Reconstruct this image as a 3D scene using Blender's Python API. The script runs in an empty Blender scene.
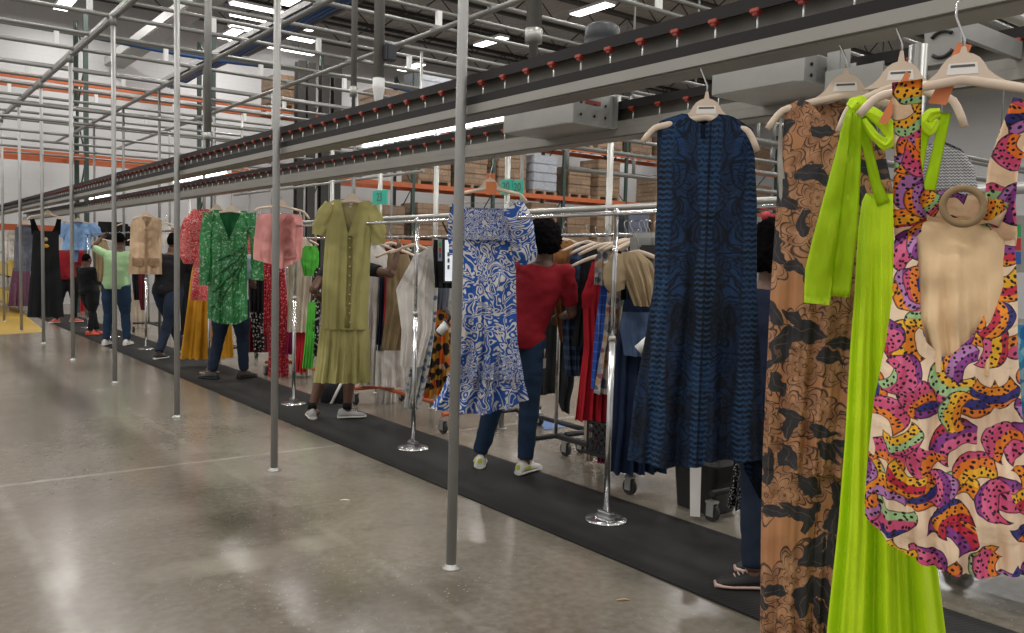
import bpy, bmesh, math, random
from mathutils import Vector, Matrix, noise
S = bpy.context.scene
COL = S.collection
PI = math.pi

# ------------------------------------------------------------------ camera
F = 850.0
CAMZ = 1.47
_y = Vector((-651/F, 73.5/F, -1)).normalized()          # direction along the conveyor, in camera space
_z = Vector((0.398, 14.7, 1.0)); _z = (_z - _y*_z.dot(_y)).normalized()
_x = _y.cross(_z)
R3 = Matrix((_x, _y, _z))
cam = bpy.data.cameras.new('camera'); cam.sensor_width = 36.0; cam.lens = F/1024*36
cam.clip_start = 0.05; cam.clip_end = 200
camo = bpy.data.objects.new('camera', cam); COL.objects.link(camo)
camo.matrix_world = Matrix.Translation((0, 0, CAMZ)) @ R3.to_4x4()
S.camera = camo
EYE = Vector((0, 0, CAMZ))

# ------------------------------------------------------------------ world, light, exposure
W = bpy.data.worlds.new('world'); S.world = W; W.use_nodes = True
W.node_tree.nodes['Background'].inputs[0].default_value = (1.0, 0.97, 0.93, 1)
W.node_tree.nodes['Background'].inputs[1].default_value = 0.64
S.view_settings.view_transform = 'Standard'; S.view_settings.look = 'None'
S.view_settings.gamma = 1; S.view_settings.use_curve_mapping = False
S.view_settings.exposure = 0.0
LIGHT_W = 94.0          # each high bay lamp

# ------------------------------------------------------------------ pixel <-> place
def ray(px, py):
    return (R3 @ Vector(((px-512)/F, -(py-316.5)/F, -1)))
def on_x(px, py, X):
    d = ray(px, py); return EYE + d*(X/d.x)
def on_y(px, py, Y):
    d = ray(px, py); return EYE + d*(Y/d.y)
def on_z(px, py, Z=0.0):
    d = ray(px, py); return EYE + d*((Z-CAMZ)/d.z)
def on_plane(px, py, A, n):
    d = ray(px, py); return EYE + d*((A-EYE).dot(n)/d.dot(n))
def proj(p):
    c = R3.transposed() @ (Vector(p)-EYE); return (512+F*c.x/-c.z, 316.5-F*c.y/-c.z, -c.z)

# ------------------------------------------------------------------ mesh helpers
def lerp(a, b, t): return a+(b-a)*t
def interp(tab, x):
    if x <= tab[0][0]: return tab[0][1]
    for (a, va), (b, vb) in zip(tab, tab[1:]):
        if x <= b:
            t = (x-a)/(b-a) if b > a else 0
            return va+(vb-va)*t
    return tab[-1][1]

def tag(o, label=None, cat=None, group=None, kind=None):
    if label: o['label'] = label
    if cat: o['category'] = cat
    if group: o['group'] = group
    if kind: o['kind'] = kind
    return o

class MB:
    def __init__(s): s.bm = bmesh.new(); s.uv = None
    def box(s, c, size, rz=0, bev=0.0, rot=None):
        b = bmesh.new(); bmesh.ops.create_cube(b, size=1)
        for v in b.verts: v.co = Vector((v.co.x*size[0], v.co.y*size[1], v.co.z*size[2]))
        if bev: bmesh.ops.bevel(b, geom=b.edges[:], offset=bev, segments=2, affect='EDGES')
        M = rot.to_4x4() if rot else Matrix.Rotation(rz, 4, 'Z')
        bmesh.ops.transform(b, matrix=Matrix.Translation(c) @ M, verts=b.verts)
        s.merge(b); return s
    def box2(s, p, q, bev=0.0):
        p = Vector(p); q = Vector(q); d = q-p
        return s.box((p+q)/2, (abs(d.x), abs(d.y), abs(d.z)), bev=bev)
    def merge(s, b):
        m = {}
        for v in b.verts: m[v] = s.bm.verts.new(v.co)
        for f in b.faces:
            try: s.bm.faces.new([m[v] for v in f.verts]).smooth = f.smooth
            except ValueError: pass
        b.free()
    def rings(s, rings, cap=True, smooth=True, close=True):
        rs = [[s.bm.verts.new(p) for p in r] for r in rings]
        n = len(rs[0])
        for a, b in zip(rs, rs[1:]):
            for i in range(n if close else n-1):
                j = (i+1) % n
                f = s.bm.faces.new((a[i], a[j], b[j], b[i])); f.smooth = smooth
        if cap and close:
            s.bm.faces.new(list(reversed(rs[0]))); s.bm.faces.new(rs[-1])
        return rs
    def tube(s, pts, r, n=10, cap=True, flat=1.0, up=None):
        """pts: path; r: radius or list; flat squashes the section along 'up'"""
        pts = [Vector(p) for p in pts]; N = len(pts)
        rr = r if isinstance(r, (list, tuple)) else [r]*N
        t0 = (pts[1]-pts[0]).normalized()
        u = Vector(up) if up else (Vector((0, 0, 1)) if abs(t0.z) < .9 else Vector((1, 0, 0)))
        out = []
        for i, p in enumerate(pts):
            t = (pts[min(i+1, N-1)]-pts[max(i-1, 0)]).normalized()
            sx = t.cross(u)
            if sx.length < 1e-5: sx = t.orthogonal()
            sx.normalize(); uu = sx.cross(t).normalized()
            if not up: u = uu
            a = rr[i]; ax, ay = a if isinstance(a, tuple) else (a, a*flat)
            out.append([p+sx*(ax*math.cos(2*PI*k/n))+uu*(ay*math.sin(2*PI*k/n)) for k in range(n)])
        s.rings(out, cap); return s
    def lathe(s, prof, c, n=24, cap=True):
        c = Vector(c)
        s.rings([[c+Vector((r*math.cos(2*PI*k/n), r*math.sin(2*PI*k/n), z)) for k in range(n)] for r, z in prof], cap); return s
    def ball(s, c, r, seg=16, rot=None):
        b = bmesh.new(); bmesh.ops.create_uvsphere(b, u_segments=seg, v_segments=max(8, seg*2//3), radius=1)
        r = (r, r, r) if not isinstance(r, (tuple, list)) else r
        for v in b.verts:
            v.co = Vector((v.co.x*r[0], v.co.y*r[1], v.co.z*r[2]))
            if rot: v.co = rot @ v.co
            v.co += Vector(c)
        for f in b.faces: f.smooth = True
        s.merge(b); return s
    def prism(s, pts, off):
        """polygon pts extruded by vector off"""
        off = Vector(off)
        a = [s.bm.verts.new(Vector(p)) for p in pts]; b = [s.bm.verts.new(Vector(p)+off) for p in pts]
        n = len(a)
        s.bm.faces.new(a); s.bm.faces.new(list(reversed(b)))
        for i in range(n): s.bm.faces.new((a[i], b[i], b[(i+1) % n], a[(i+1) % n]))
        return s
    def build(s, name, mat, parent=None, org=None, fix=True):
        if fix: bmesh.ops.recalc_face_normals(s.bm, faces=s.bm.faces[:])
        me = bpy.data.meshes.new(name)
        if parent is not None: o0 = Vector(parent['_o'])
        elif org is not None: o0 = Vector(org)
        else:
            vs = [v.co for v in s.bm.verts]
            o0 = Vector(((min(v.x for v in vs)+max(v.x for v in vs))/2, (min(v.y for v in vs)+max(v.y for v in vs))/2, min(v.z for v in vs)))
        for v in s.bm.verts: v.co -= o0
        s.bm.to_mesh(me); s.bm.free()
        if mat: me.materials.append(mat)
        o = bpy.data.objects.new(name, me); COL.objects.link(o)
        o['_o'] = tuple(o0)
        if parent is not None:
            o.parent = parent
        else: o.location = o0
        return o

def empty(name, loc, label, cat, group=None):
    o = bpy.data.objects.new(name, None); COL.objects.link(o); o.location = loc; o['_o'] = tuple(loc)
    o.empty_display_size = .1
    return tag(o, label, cat, group)
def kids(o): return [c for c in COL.objects if c.parent == o]
def dup(root, loc, rz=0, label=None, group=None, scale=None):
    ch = kids(root)
    r = root.copy(); COL.objects.link(r); r.location = loc; r.rotation_euler = (0, 0, rz)
    if scale: r.scale = (scale,)*3
    if label: r['label'] = label
    if group: r['group'] = group
    for c in ch:
        sub = kids(c)
        d = c.copy(); COL.objects.link(d); d.parent = r
        for g in sub:
            e = g.copy(); COL.objects.link(e); e.parent = d
    return r
ORD = ['first', 'second', 'third', 'fourth', 'fifth', 'sixth', 'seventh', 'eighth', 'ninth', 'tenth', 'eleventh', 'twelfth',
       'thirteenth', 'fourteenth', 'fifteenth', 'sixteenth', 'seventeenth', 'eighteenth', 'nineteenth', 'twentieth',
       'twenty-first', 'twenty-second', 'twenty-third', 'twenty-fourth', 'twenty-fifth', 'twenty-sixth', 'twenty-seventh',
       'twenty-eighth', 'twenty-ninth', 'thirtieth']

def font_mesh(text, size, name, mat, parent, M):
    """lettering as a mesh; M places it in the world (text lies in local xy)"""
    c = bpy.data.curves.new(name, 'FONT'); c.body = text; c.size = size; c.extrude = .0008; c.align_x = 'CENTER'; c.align_y = 'CENTER'
    t = bpy.data.objects.new(name, c); COL.objects.link(t)
    bpy.context.view_layer.update()
    me = bpy.data.meshes.new_from_object(t.evaluated_get(bpy.context.evaluated_depsgraph_get()))
    bpy.data.objects.remove(t)
    for v in me.vertices: v.co = (M @ v.co)-Vector(parent['_o'])
    me.materials.clear(); me.materials.append(mat)
    o = bpy.data.objects.new(name, me); COL.objects.link(o); o.parent = parent; o['_o'] = parent['_o']
    return o

# ------------------------------------------------------------------ materials
class NT:
    def __init__(s, name, rough=.6, metal=0., spec=.5):
        s.m = bpy.data.materials.new(name); s.m.use_nodes = True
        s.t = s.m.node_tree; s.b = s.t.nodes['Principled BSDF']
        s.b.inputs['Roughness'].default_value = rough; s.b.inputs['Metallic'].default_value = metal
        s.b.inputs['Specular IOR Level'].default_value = spec
    def n(s, typ, **kw):
        x = s.t.nodes.new(typ)
        for k, v in kw.items(): setattr(x, k, v)
        return x
    def put(s, sock, v):
        if isinstance(v, bpy.types.NodeSocket): s.t.links.new(v, sock)
        elif isinstance(v, (tuple, list)) and len(v) == 3 and sock.type == 'RGBA': sock.default_value = (*v, 1)
        else: sock.default_value = v
    def ma(s, op, a, b=0.0, c=None, clamp=False):
        x = s.n('ShaderNodeMath', operation=op); x.use_clamp = clamp
        s.put(x.inputs[0], a); s.put(x.inputs[1], b)
        if c is not None: s.put(x.inputs[2], c)
        return x.outputs[0]
    def vm(s, op, a, b=(0, 0, 0)):
        x = s.n('ShaderNodeVectorMath', operation=op); s.put(x.inputs[0], a)
        if op == 'SCALE': s.put(x.inputs['Scale'], b)
        else: s.put(x.inputs[1], b)
        return x.outputs['Value'] if op in ('LENGTH', 'DISTANCE', 'DOT_PRODUCT') else x.outputs[0]
    def mix(s, f, a, b):
        x = s.n('ShaderNodeMix', data_type='RGBA'); s.put(x.inputs[0], f); s.put(x.inputs[6], a); s.put(x.inputs[7], b); return x.outputs[2]
    def uv(s): return s.n('ShaderNodeTexCoord').outputs['UV']
    def ob(s): return s.n('ShaderNodeTexCoord').outputs['Object']
    def gen(s): return s.n('ShaderNodeNewGeometry').outputs['Position']
    def sep(s, v):
        x = s.n('ShaderNodeSeparateXYZ'); s.put(x.inputs[0], v); return x.outputs
    def com(s, a, b, c=0.):
        x = s.n('ShaderNodeCombineXYZ'); s.put(x.inputs[0], a); s.put(x.inputs[1], b); s.put(x.inputs[2], c); return x.outputs[0]
    def noise(s, v, sc, det=3., dist=0., rough=.5, col=False):
        x = s.n('ShaderNodeTexNoise'); s.put(x.inputs['Vector'], v); s.put(x.inputs['Scale'], sc); s.put(x.inputs['Detail'], det)
        s.put(x.inputs['Distortion'], dist); s.put(x.inputs['Roughness'], rough); return x.outputs[1 if col else 0]
    def voro(s, v, sc, feat='F1', rnd=1.0, dim='3D'):
        x = s.n('ShaderNodeTexVoronoi', feature=feat, voronoi_dimensions=dim); s.put(x.inputs['Vector'], v); s.put(x.inputs['Scale'], sc)
        s.put(x.inputs['Randomness'], rnd); return x.outputs
    def ramp(s, f, stops, const=False):
        x = s.n('ShaderNodeValToRGB'); s.put(x.inputs[0], f); r = x.color_ramp
        if const: r.interpolation = 'CONSTANT'
        while len(r.elements) < len(stops): r.elements.new(.5)
        for e, (p, c) in zip(r.elements, stops):
            e.position = p; e.color = (*c, 1) if len(c) == 3 else c
        return x.outputs[0]
    def step(s, v, a, b):
        x = s.n('ShaderNodeMapRange'); s.put(x.inputs[0], v); x.inputs[1].default_value = a; x.inputs[2].default_value = b
        x.inputs[3].default_value = 0; x.inputs[4].default_value = 1; x.clamp = True; return x.outputs[0]
    def base(s, c): s.put(s.b.inputs['Base Color'], c); return s
    def bump(s, h, st=.3, d=.01):
        x = s.n('ShaderNodeBump'); x.inputs['Strength'].default_value = st; x.inputs['Distance'].default_value = d
        s.put(x.inputs['Height'], h); s.t.links.new(x.outputs[0], s.b.inputs['Normal']); return s

_mc = {}
def plain(name, c, rough=.6, metal=0., var=.12, sc=8., spec=.5, bump=0.):
    """base colour with slight mottling"""
    if name in _mc: return _mc[name]
    k = NT(name, rough, metal, spec); o = k.ob()
    f = k.noise(o, sc, 4.)
    k.base(k.mix(f, tuple(x*(1-var) for x in c), tuple(min(1, x*(1+var)) for x in c)))
    if bump: k.bump(k.noise(o, sc*12, 2.), bump, .002)
    _mc[name] = k.m; return k.m
def emit(name, c, st):
    k = NT(name); k.base(c); k.put(k.b.inputs['Emission Color'], c); k.b.inputs['Emission Strength'].default_value = st
    return k.m

M = {}
M['galv'] = plain('galvanised_steel', (.38, .38, .36), .36, .6, .22, 6)
M['pipe'] = plain('galvanised_pipe', (.21, .21, .20), .42, .5, .25, 5)
M['pole'] = plain('zinc_pole', (.30, .30, .29), .42, .3, .2, 5)
M['chrome'] = plain('chrome', (.58, .58, .58), .2, .95, .05)
M['alu'] = plain('aluminium_track', (.27, .26, .235), .45, .35, .1, 3)
M['track_dark'] = plain('track_black', (.02, .018, .018), .65, 0, .12, 5, .2)
M['black'] = plain('black_plastic', (.018, .018, .02), .42)
M['black_rub'] = plain('black_rubber', (.015, .015, .016), .6)
M['red_cap'] = plain('red_cap', (.35, .05, .03), .45)
M['pinsteel'] = plain('pin_steel', (.75, .75, .72), .3, .5)
M['orange_beam'] = plain('orange_rack_paint', (.46, .11, .035), .5, 0, .2)
M['green_up'] = plain('green_rack_paint', (.035, .06, .05), .5, 0, .2)
M['joist'] = plain('joist_paint', (.035, .033, .03), .6)
M['duct'] = plain('duct_steel', (.33, .33, .32), .5, .4)
M['blue'] = plain('blue_cable', (.02, .075, .22), .5)
M['white_paint'] = plain('white_paint', (.7, .7, .69), .5, 0, .04)
M['hanger'] = plain('hanger_plastic', (.62, .50, .39), .42, 0, .06, 10)
M['sticker'] = plain('sticker_paper', (.75, .72, .68), .5, 0, .04)
M['ink'] = plain('printed_ink', (.10, .09, .09), .5)
M['ortag'] = plain('orange_card', (.62, .19, .065), .55, 0, .06)
M['teal'] = plain('teal_sign', (.03, .45, .33), .5, 0, .05)
M['lamp'] = emit('lamp_glow', (1., .98, .95), 6.)
M['tube'] = emit('tube_glow', (1., .99, .97), 7.)

# floor: polished concrete with stains, specks and saw cuts
k = NT('polished_concrete', .25); p = k.gen()
big = k.noise(p, .55, 5., .6); mid = k.noise(p, 2.4, 6., .4, .65); fine = k.noise(p, 22., 4.)
c = k.ramp(big, [(.3, (.110, .091, .066)), (.5, (.170, .148, .114)), (.72, (.235, .21, .168))])
c = k.mix(k.ma('MULTIPLY', k.step(mid, .5, .72), .55), c, (.082, .070, .054))
c = k.mix(k.ma('MULTIPLY', k.step(fine, .35, .75), .35), c, (.27, .255, .225))
spk = k.voro(p, 14., 'F1', 1.); sm = k.ma('MULTIPLY', k.step(spk[0], .09, .05), k.step(k.noise(p, 1.3, 2.), .48, .6))
c = k.mix(k.ma('MULTIPLY', sm, .6), c, (.42, .40, .36))
x, y, z = k.sep(p)
jit = k.ma('MULTIPLY', k.ma('SUBTRACT', k.noise(p, 6., 3.), .5), .05)
def line(coord, at, w, amt, col):
    global c
    d = k.ma('ABSOLUTE', k.ma('SUBTRACT', k.ma('ADD', coord, jit), at))
    f = k.ma('MULTIPLY', k.step(d, w, w*.35), k.ma('MULTIPLY', k.step(k.noise(p, 5., 4.), .3, .6), amt))
    c = k.mix(f, c, col)
line(y, 5.98, .035, .75, (.36, .33, .28))
line(x, .63, .05, .5, (.30, .28, .24))
line(x, 1.95, .04, .3, (.28, .26, .22)); line(y, 9.6, .04, .4, (.3, .28, .25))
def blot(cx, cy, rx, ry, amt, col):
    global c
    dx = k.ma('DIVIDE', k.ma('SUBTRACT', x, cx), rx); dy = k.ma('DIVIDE', k.ma('SUBTRACT', y, cy), ry)
    d = k.ma('ADD', k.ma('SQRT', k.ma('ADD', k.ma('MULTIPLY', dx, dx), k.ma('MULTIPLY', dy, dy))), k.ma('MULTIPLY', k.ma('SUBTRACT', k.noise(p, 3.5, 5.), .5), 1.6))
    c = k.mix(k.ma('MULTIPLY', k.step(d, 1.1, .5), amt), c, col)
blot(1.75, 4.45, .40, .35, .55, (.075, .058, .042)); blot(1.50, 3.95, .50, .16, .6, (.30, .275, .225)); blot(.9, 5.2, .35, .5, .4, (.085, .066, .05)); blot(1.9, 3.1, .35, .25, .5, (.08, .062, .045))
spk2 = k.voro(p, 30., 'F1', 1.); c = k.mix(k.ma('MULTIPLY', k.ma('MULTIPLY', k.step(spk2[0], .17, .10), k.step(k.noise(p, .9, 3.), .47, .55)), .55), c, (.40, .37, .31))
k.base(c)
k.put(k.b.inputs['Roughness'], k.ma('ADD', k.ma('MULTIPLY', mid, .20), .11))
k.bump(k.noise(p, 3.2, 5.), .05, .01)
M['floor'] = k.m
# far wall: painted block
k = NT('painted_block', .8); p = k.gen(); br = k.n('ShaderNodeTexBrick')
xx, yy, zz = k.sep(p); k.put(br.inputs['Vector'], k.com(k.ma('ADD', xx, yy), zz))
for nm, v in (('Color1', (.50, .50, .50, 1)), ('Color2', (.485, .485, .49, 1)), ('Mortar', (.45, .45, .455, 1))): br.inputs[nm].default_value = v
br.inputs['Scale'].default_value = 1.; br.inputs['Brick Width'].default_value = .8; br.inputs['Row Height'].default_value = .4; br.inputs['Mortar Size'].default_value = .012
k.base(k.mix(k.noise(p, .7, 4.), br.outputs[0], (.48, .485, .49))); M['wall'] = k.m
# roof deck: ribbed
k = NT('roof_deck', .7); p = k.gen(); xx, yy, zz = k.sep(p)
k.base(k.mix(k.noise(p, .6, 3.), (.33, .32, .30), (.40, .39, .37)))
k.bump(k.ma('SINE', k.ma('MULTIPLY', xx, 32.)), .6, .03); M['deck'] = k.m
# rubber mat
k = NT('rubber_mat', .7, 0, .2); p = k.gen(); xx, yy, zz = k.sep(p)
rb = k.ma('SINE', k.ma('MULTIPLY', k.ma('ADD', xx, yy), 260.))
k.base(k.mix(k.noise(p, 3., 5.), (.014, .0135, .013), (.026, .025, .024))); k.bump(rb, .3, .003); M['mat'] = k.m
# cartons under film
k = NT('wrapped_cartons', .35); p = k.ob(); br = k.n('ShaderNodeTexBrick'); xx, yy, zz = k.sep(p)
k.put(br.inputs['Vector'], k.com(k.ma('ADD', xx, yy), zz))
for nm, v in (('Color1', (.27, .175, .105, 1)), ('Color2', (.20, .13, .08, 1)), ('Mortar', (.15, .10, .06, 1))): br.inputs[nm].default_value = v
br.inputs['Scale'].default_value = 1.; br.inputs['Brick Width'].default_value = .42; br.inputs['Row Height'].default_value = .3; br.inputs['Mortar Size'].default_value = .012
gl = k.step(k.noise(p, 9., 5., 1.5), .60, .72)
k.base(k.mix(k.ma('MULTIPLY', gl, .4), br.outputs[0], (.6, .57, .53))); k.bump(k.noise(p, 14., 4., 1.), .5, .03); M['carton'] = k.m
k = NT('pale_wrap', .35); p = k.ob(); k.base(k.mix(k.noise(p, 5., 5., 1.5), (.22, .24, .29), (.46, .48, .52))); k.bump(k.noise(p, 12., 4., 1.), .5, .03); M['palewrap'] = k.m
k = NT('blue_wrap', .35); p = k.ob(); k.base(k.mix(k.noise(p, 5., 5., 1.5), (.07, .085, .13), (.18, .20, .27))); k.bump(k.noise(p, 12., 4., 1.), .5, .03); M['bluewrap'] = k.m
M['wood'] = plain('pallet_wood', (.30, .21, .13), .7, 0, .25, 12)
# ================================================================== the setting
def struct(name, mb, mat): return tag(mb.build(name, mat), kind='structure')
struct('floor', MB().box2((-9, -3, -.1), (30, 26, 0)), M['floor'])
struct('wall_far', MB().box2((-9, 25, 0), (30, 25.2, 9)), M['wall'])
struct('wall_right', MB().box2((29.8, -3, 0), (30, 25, 9)), M['wall'])
struct('ceiling', MB().box2((-9, -3, 8.6), (30, 25.2, 8.75)), M['deck'])
# floor paint
def paint(name, px, mat, label, cat):
    pts = [on_z(a, b, .0015) for a, b in px]
    return tag(MB().prism(pts, (0, 0, .002)).build(name, mat), label, cat)
M['ypaint'] = plain('yellow_floor_paint', (.42, .27, .045), .4, 0, .2)
M['bpaint'] = plain('blue_floor_tape', (.03, .10, .30), .4)
paint('floor_marking', [(-20, 306), (12, 304), (46, 332), (-20, 336)], M['ypaint'], 'yellow painted floor marking beside the black mat at far left', 'floor marking')
paint('floor_tape', [(536, 421), (560, 419), (566, 427), (545, 430)], M['bpaint'], 'short blue tape mark on the concrete behind the red-shirted person', 'floor tape')
# mat
mxa = on_z(640, 556).x; mxb = on_z(640, 505).x
mat_o = tag(MB().box2((2.93, 1.0, 0), (3.72, 21, .009), bev=.003).build('rubber_mat', M['mat']), 'long black ribbed rubber floor mat running under the hanging clothes', 'mat')

# roof joists: open web, along X
def joist(Y, i):
    e = empty('roof_joist', (10, Y, 7.75), 'dark open-web steel roof joist under the warehouse roof', 'joist', 'roof joists')
    MB().box2((-8, Y-.05, 8.5), (29.7, Y+.05, 8.58)).build('top_chord', M['joist'], e)
    MB().box2((-8, Y-.05, 7.76), (29.7, Y+.05, 7.83)).build('bottom_chord', M['joist'], e)
    w = MB(); n = 44
    for j in range(n):
        xa = -8+37.7*j/n; xb = -8+37.7*(j+1)/n
        za, zb = (7.8, 8.52) if j % 2 else (8.52, 7.8)
        w.tube([(xa, Y, za), (xb, Y, zb)], .018, 5)
    w.build('web', M['joist'], e)
for i in range(11): joist(4.0+i*2.0, i)
for i, X in enumerate((9.0, 19.5)):
    MBg = MB().box2((X-.12, -2.8, 7.2), (X+.12, 24.9, 7.24)).box2((X-.12, -2.8, 7.72), (X+.12, 24.9, 7.755)).box2((X-.02, -2.8, 7.2), (X+.02, 24.9, 7.75))
    tag(MBg.build('roof_girder', M['joist']), ['dark steel roof girder over the pipe grid', 'dark steel roof girder at the right of the roof'][i], 'girder')

# high bay lamps
lamp_root = None
def bay_lamp(X, Y, label):
    global lamp_root
    if lamp_root is None:
        e = empty('high_bay_lamp', (X, Y, 7.3), label, 'ceiling lamp', 'high bay lamps')
        MB().box((X, Y, 7.36), (.34, 1.24, .07), bev=.01).build('housing', M['white_paint'], e)
        MB().box((X, Y, 7.315), (.30, 1.2, .02)).build('diffuser', M['lamp'], e)
        r = MB()
        for s in (-.5, .5): r.tube([(X, Y+s, 7.39), (X, Y+s, 8.6)], .006, 5)
        r.build('hanging_rod', M['pipe'], e)
        L = bpy.data.lights.new('lamp_light', 'AREA'); L.shape = 'RECTANGLE'; L.size = .3; L.size_y = 1.2; L.energy = LIGHT_W; L.color = (1, .97, .93)
        lo = bpy.data.objects.new('lamp_light', L); COL.objects.link(lo); lo.parent = e; lo.location = (0, 0, -.02)
        lamp_root = e
    else: dup(lamp_root, (X, Y, 7.3), 0, label)
for X in (-5.2, -.6, 4.0, 8.0, 13.6, 18.2, 24):
    for Y in (-1.2, 2.8, 7.0, 11.0, 15.0, 19.0, 23.2):
        bay_lamp(X, Y, 'white linear high bay lamp hanging under the roof')

# ================================================================== overhead conveyors
def conveyor(name, X, Y0, Y1, label, npin, step, ystart):
    e = empty(name, (X, Y0, 2.13), label, 'conveyor')
    MB().box2((X+.03, Y0, 2.16), (X+.10, Y1, 2.30)).build('back_channel', M['alu'], e)
    MB().box2((X-.04, Y0, 2.272), (X-.03, Y1, 2.315)).box2((X-.03, Y0, 2.30), (X+.10, Y1, 2.315)).build('top_rail', M['track_dark'], e)
    MB().box2((X-.048, Y0, 2.175), (X-.012, Y1, 2.212)).box2((X-.012, Y0, 2.186), (X+.03, Y1, 2.196)).build('lower_rail', M['track_dark'] if X < 3 else M['alu'], e)
    b = MB()
    b.box2((X-.045, Y0, 2.165), (X+.105, Y1, 2.175)); b.box2((X-.05, Y0, 2.135), (X-.035, Y1, 2.174)); b.box2((X+.09, Y0, 2.135), (X+.105, Y1, 2.17))
    b.box2((X-.03, Y0, 2.13), (X+.085, Y1, 2.150)).build('hook_track', M['alu'], e)
    pin = None
    for i in range(npin):
        Y = ystart+i*step
        if pin is None:
            pin = MB().tube([(X-.022, Y, 2.196), (X-.022, Y, 2.268)], .004, 6).build('pusher_pin', M['pinsteel'], e)
            capm = MB().box((X-.03, Y, 2.272), (.03, .036, .014), bev=.003).box((X-.03, Y, 2.262), (.02, .022, .012), bev=.003).build('pin_cap', M['red_cap'], e)
            capm.parent = pin; pin0 = Y
        else:
            q = pin.copy(); COL.objects.link(q); q.location = (0, Y-pin0, 0)
            c2 = capm.copy(); COL.objects.link(c2); c2.parent = q
    return e
conveyor('overhead_conveyor', 2.285, .75, 24, 'nearer overhead garment conveyor rail with red-capped pins', 84, .166, 1.055)
conveyor('overhead_conveyor', 3.22, 1.0, 24, 'farther overhead garment conveyor rail running above the black mat', 84, .185, 1.15)

def drive(name, p, q, motor, label):
    e = empty(name, ((p[0]+q[0])/2, (p[1]+q[1])/2, p[2]), label, 'drive unit')
    MB().box2(p, q, bev=.004).build('housing', M['galv'], e)
    x0, y0, z0 = p; x1, y1, z1 = q
    f = MB()
    f.box2((x0-.002, y0-.03, z0), (x0+.006, y0+.004, z1)); f.box2((x1-.006, y0-.03, z0), (x1+.002, y0+.004, z1)); f.box2((x0, y0-.03, z0-.003), (x1, y0, z0+.004))
    f.build('end_flange', M['galv'], e)
    h = MB()
    for a in (.25, .55, .8):
        for b in (.3, .65): h.lathe([(.009, -.004), (.009, .001)], (0, 0, 0), 10) if False else h.box((lerp(x0, x1, a), y0-.003, lerp(z0, z1, b)), (.014, .006, .014), bev=.003)
    h.build('bolt_hole', M['black'], e)
    if motor:
        mx, my = motor
        m = MB().lathe([(.085, z1), (.085, z1+.05), (.095, z1+.06), (.095, z1+.22), (.085, z1+.24), (.09, z1+.25), (.085, z1+.31), (.06, z1+.325)], (mx, my, 0), 24)
        mo = m.build('motor', M['motor'], e)
        fin = MB()
        for k_ in range(20):
            a = 2*PI*k_/20
            fin.box((mx+.10*math.cos(a), my+.10*math.sin(a), z1+.14), (.014, .005, .15), rz=a)
        fin.build('cooling_fins', M['motor'], e)
        MB().box((mx-.10, my-.05, z1+.15), (.06, .10, .10), bev=.01).build('terminal_box', M['motor'], e)
    return e
M['motor'] = plain('motor_paint', (.028, .03, .038), .45)
d1 = drive('conveyor_drive', (2.86, 3.30, 2.17), (3.17, 3.86, 2.345), (on_x(602, 40, 3.0).x, on_x(602, 40, 3.0).y), 'galvanised drive housing with dark motor on the far conveyor, left of the navy dress')
tag(MB().box((3.02, 3.296, 2.29), (.1, .002, .02)).build('warning_sticker', M['red_cap'], d1))
d2 = drive('conveyor_drive', (2.82, 1.95, 2.17), (3.17, 2.36, 2.29), None, 'short galvanised box beside the far conveyor, above the brown floral jumpsuit')
d3 = drive('conveyor_drive', (2.86, 1.66, 2.10), (3.17, 1.86, 2.20), None, 'lower grey galvanised box above the lime green dress')

# ================================================================== pipe grid
GZ = 3.97
pole_px = [(451, 570), (274, 472), (177, 418), (115, 387), (73, 362), (42, 345), (18, 333)]
PX = 2.2
ys = [on_x(a, b, PX).y for a, b in pole_px]
step = (ys[4]-ys[0])/4
polY = ys[:5]+[ys[4]+step*(i+1) for i in range(4)]
polelab = ['nearest galvanised pole, in front of the blue swirl-print dress', 'galvanised pole left of the olive dress, in front of the pink shorts',
           'galvanised pole between the beige vest and the red-and-white blouse', 'galvanised pole in front of the person in the green polo',
           'galvanised pole in front of the light blue shirt', 'galvanised pole in front of the black dress', 'galvanised pole left of the black dress',
           'last but one galvanised pole at the far left', 'farthest galvanised pole at the left edge']
for i, Y in enumerate(polY):
    e = empty('steel_pole', (PX, Y, 0), polelab[i], 'pole', 'front row of poles')
    MB().tube([(PX, Y, 0), (PX, Y, GZ)], .0245, 14).build('pipe', M['pole'], e)
    MB().lathe([(.045, 0), (.045, .006), (.03, .009), (.028, .022)], (PX, Y, 0), 20).build('foot_flange', M['galv'], e)
    MB().tube([(PX, Y, GZ-.10), (PX, Y, GZ)], .034, 12).build('top_clamp', M['pipe'], e)
beamX = [2.25, 3.75, 5.15, 7.0]
for i, X in enumerate(beamX):
    e = empty('grid_beam', (X, 12, GZ), ['long overhead pipe beam of the grid, directly above the front poles', 'second overhead pipe beam from the left', 'third overhead pipe beam from the left', 'rightmost overhead pipe beam of the grid'][i], 'pipe beam')
    MB().tube([(X, 2.0, GZ+.03), (X, 23, GZ+.03)], .03, 10).build('pipe', M['pipe'], e)
    if i == 0: MB().box2((X-.022, 2, GZ+.06), (X+.022, 23, GZ+.10)).build('strut_channel', M['galv'], e)
cy = [4.15, 5.1, 6.2, 7.2, 8.3, 9.3, 10.4, 11.44, 12.4, 13.9, 14.8, 15.6, 16.8, 17.8, 18.8, 20.0]
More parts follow.
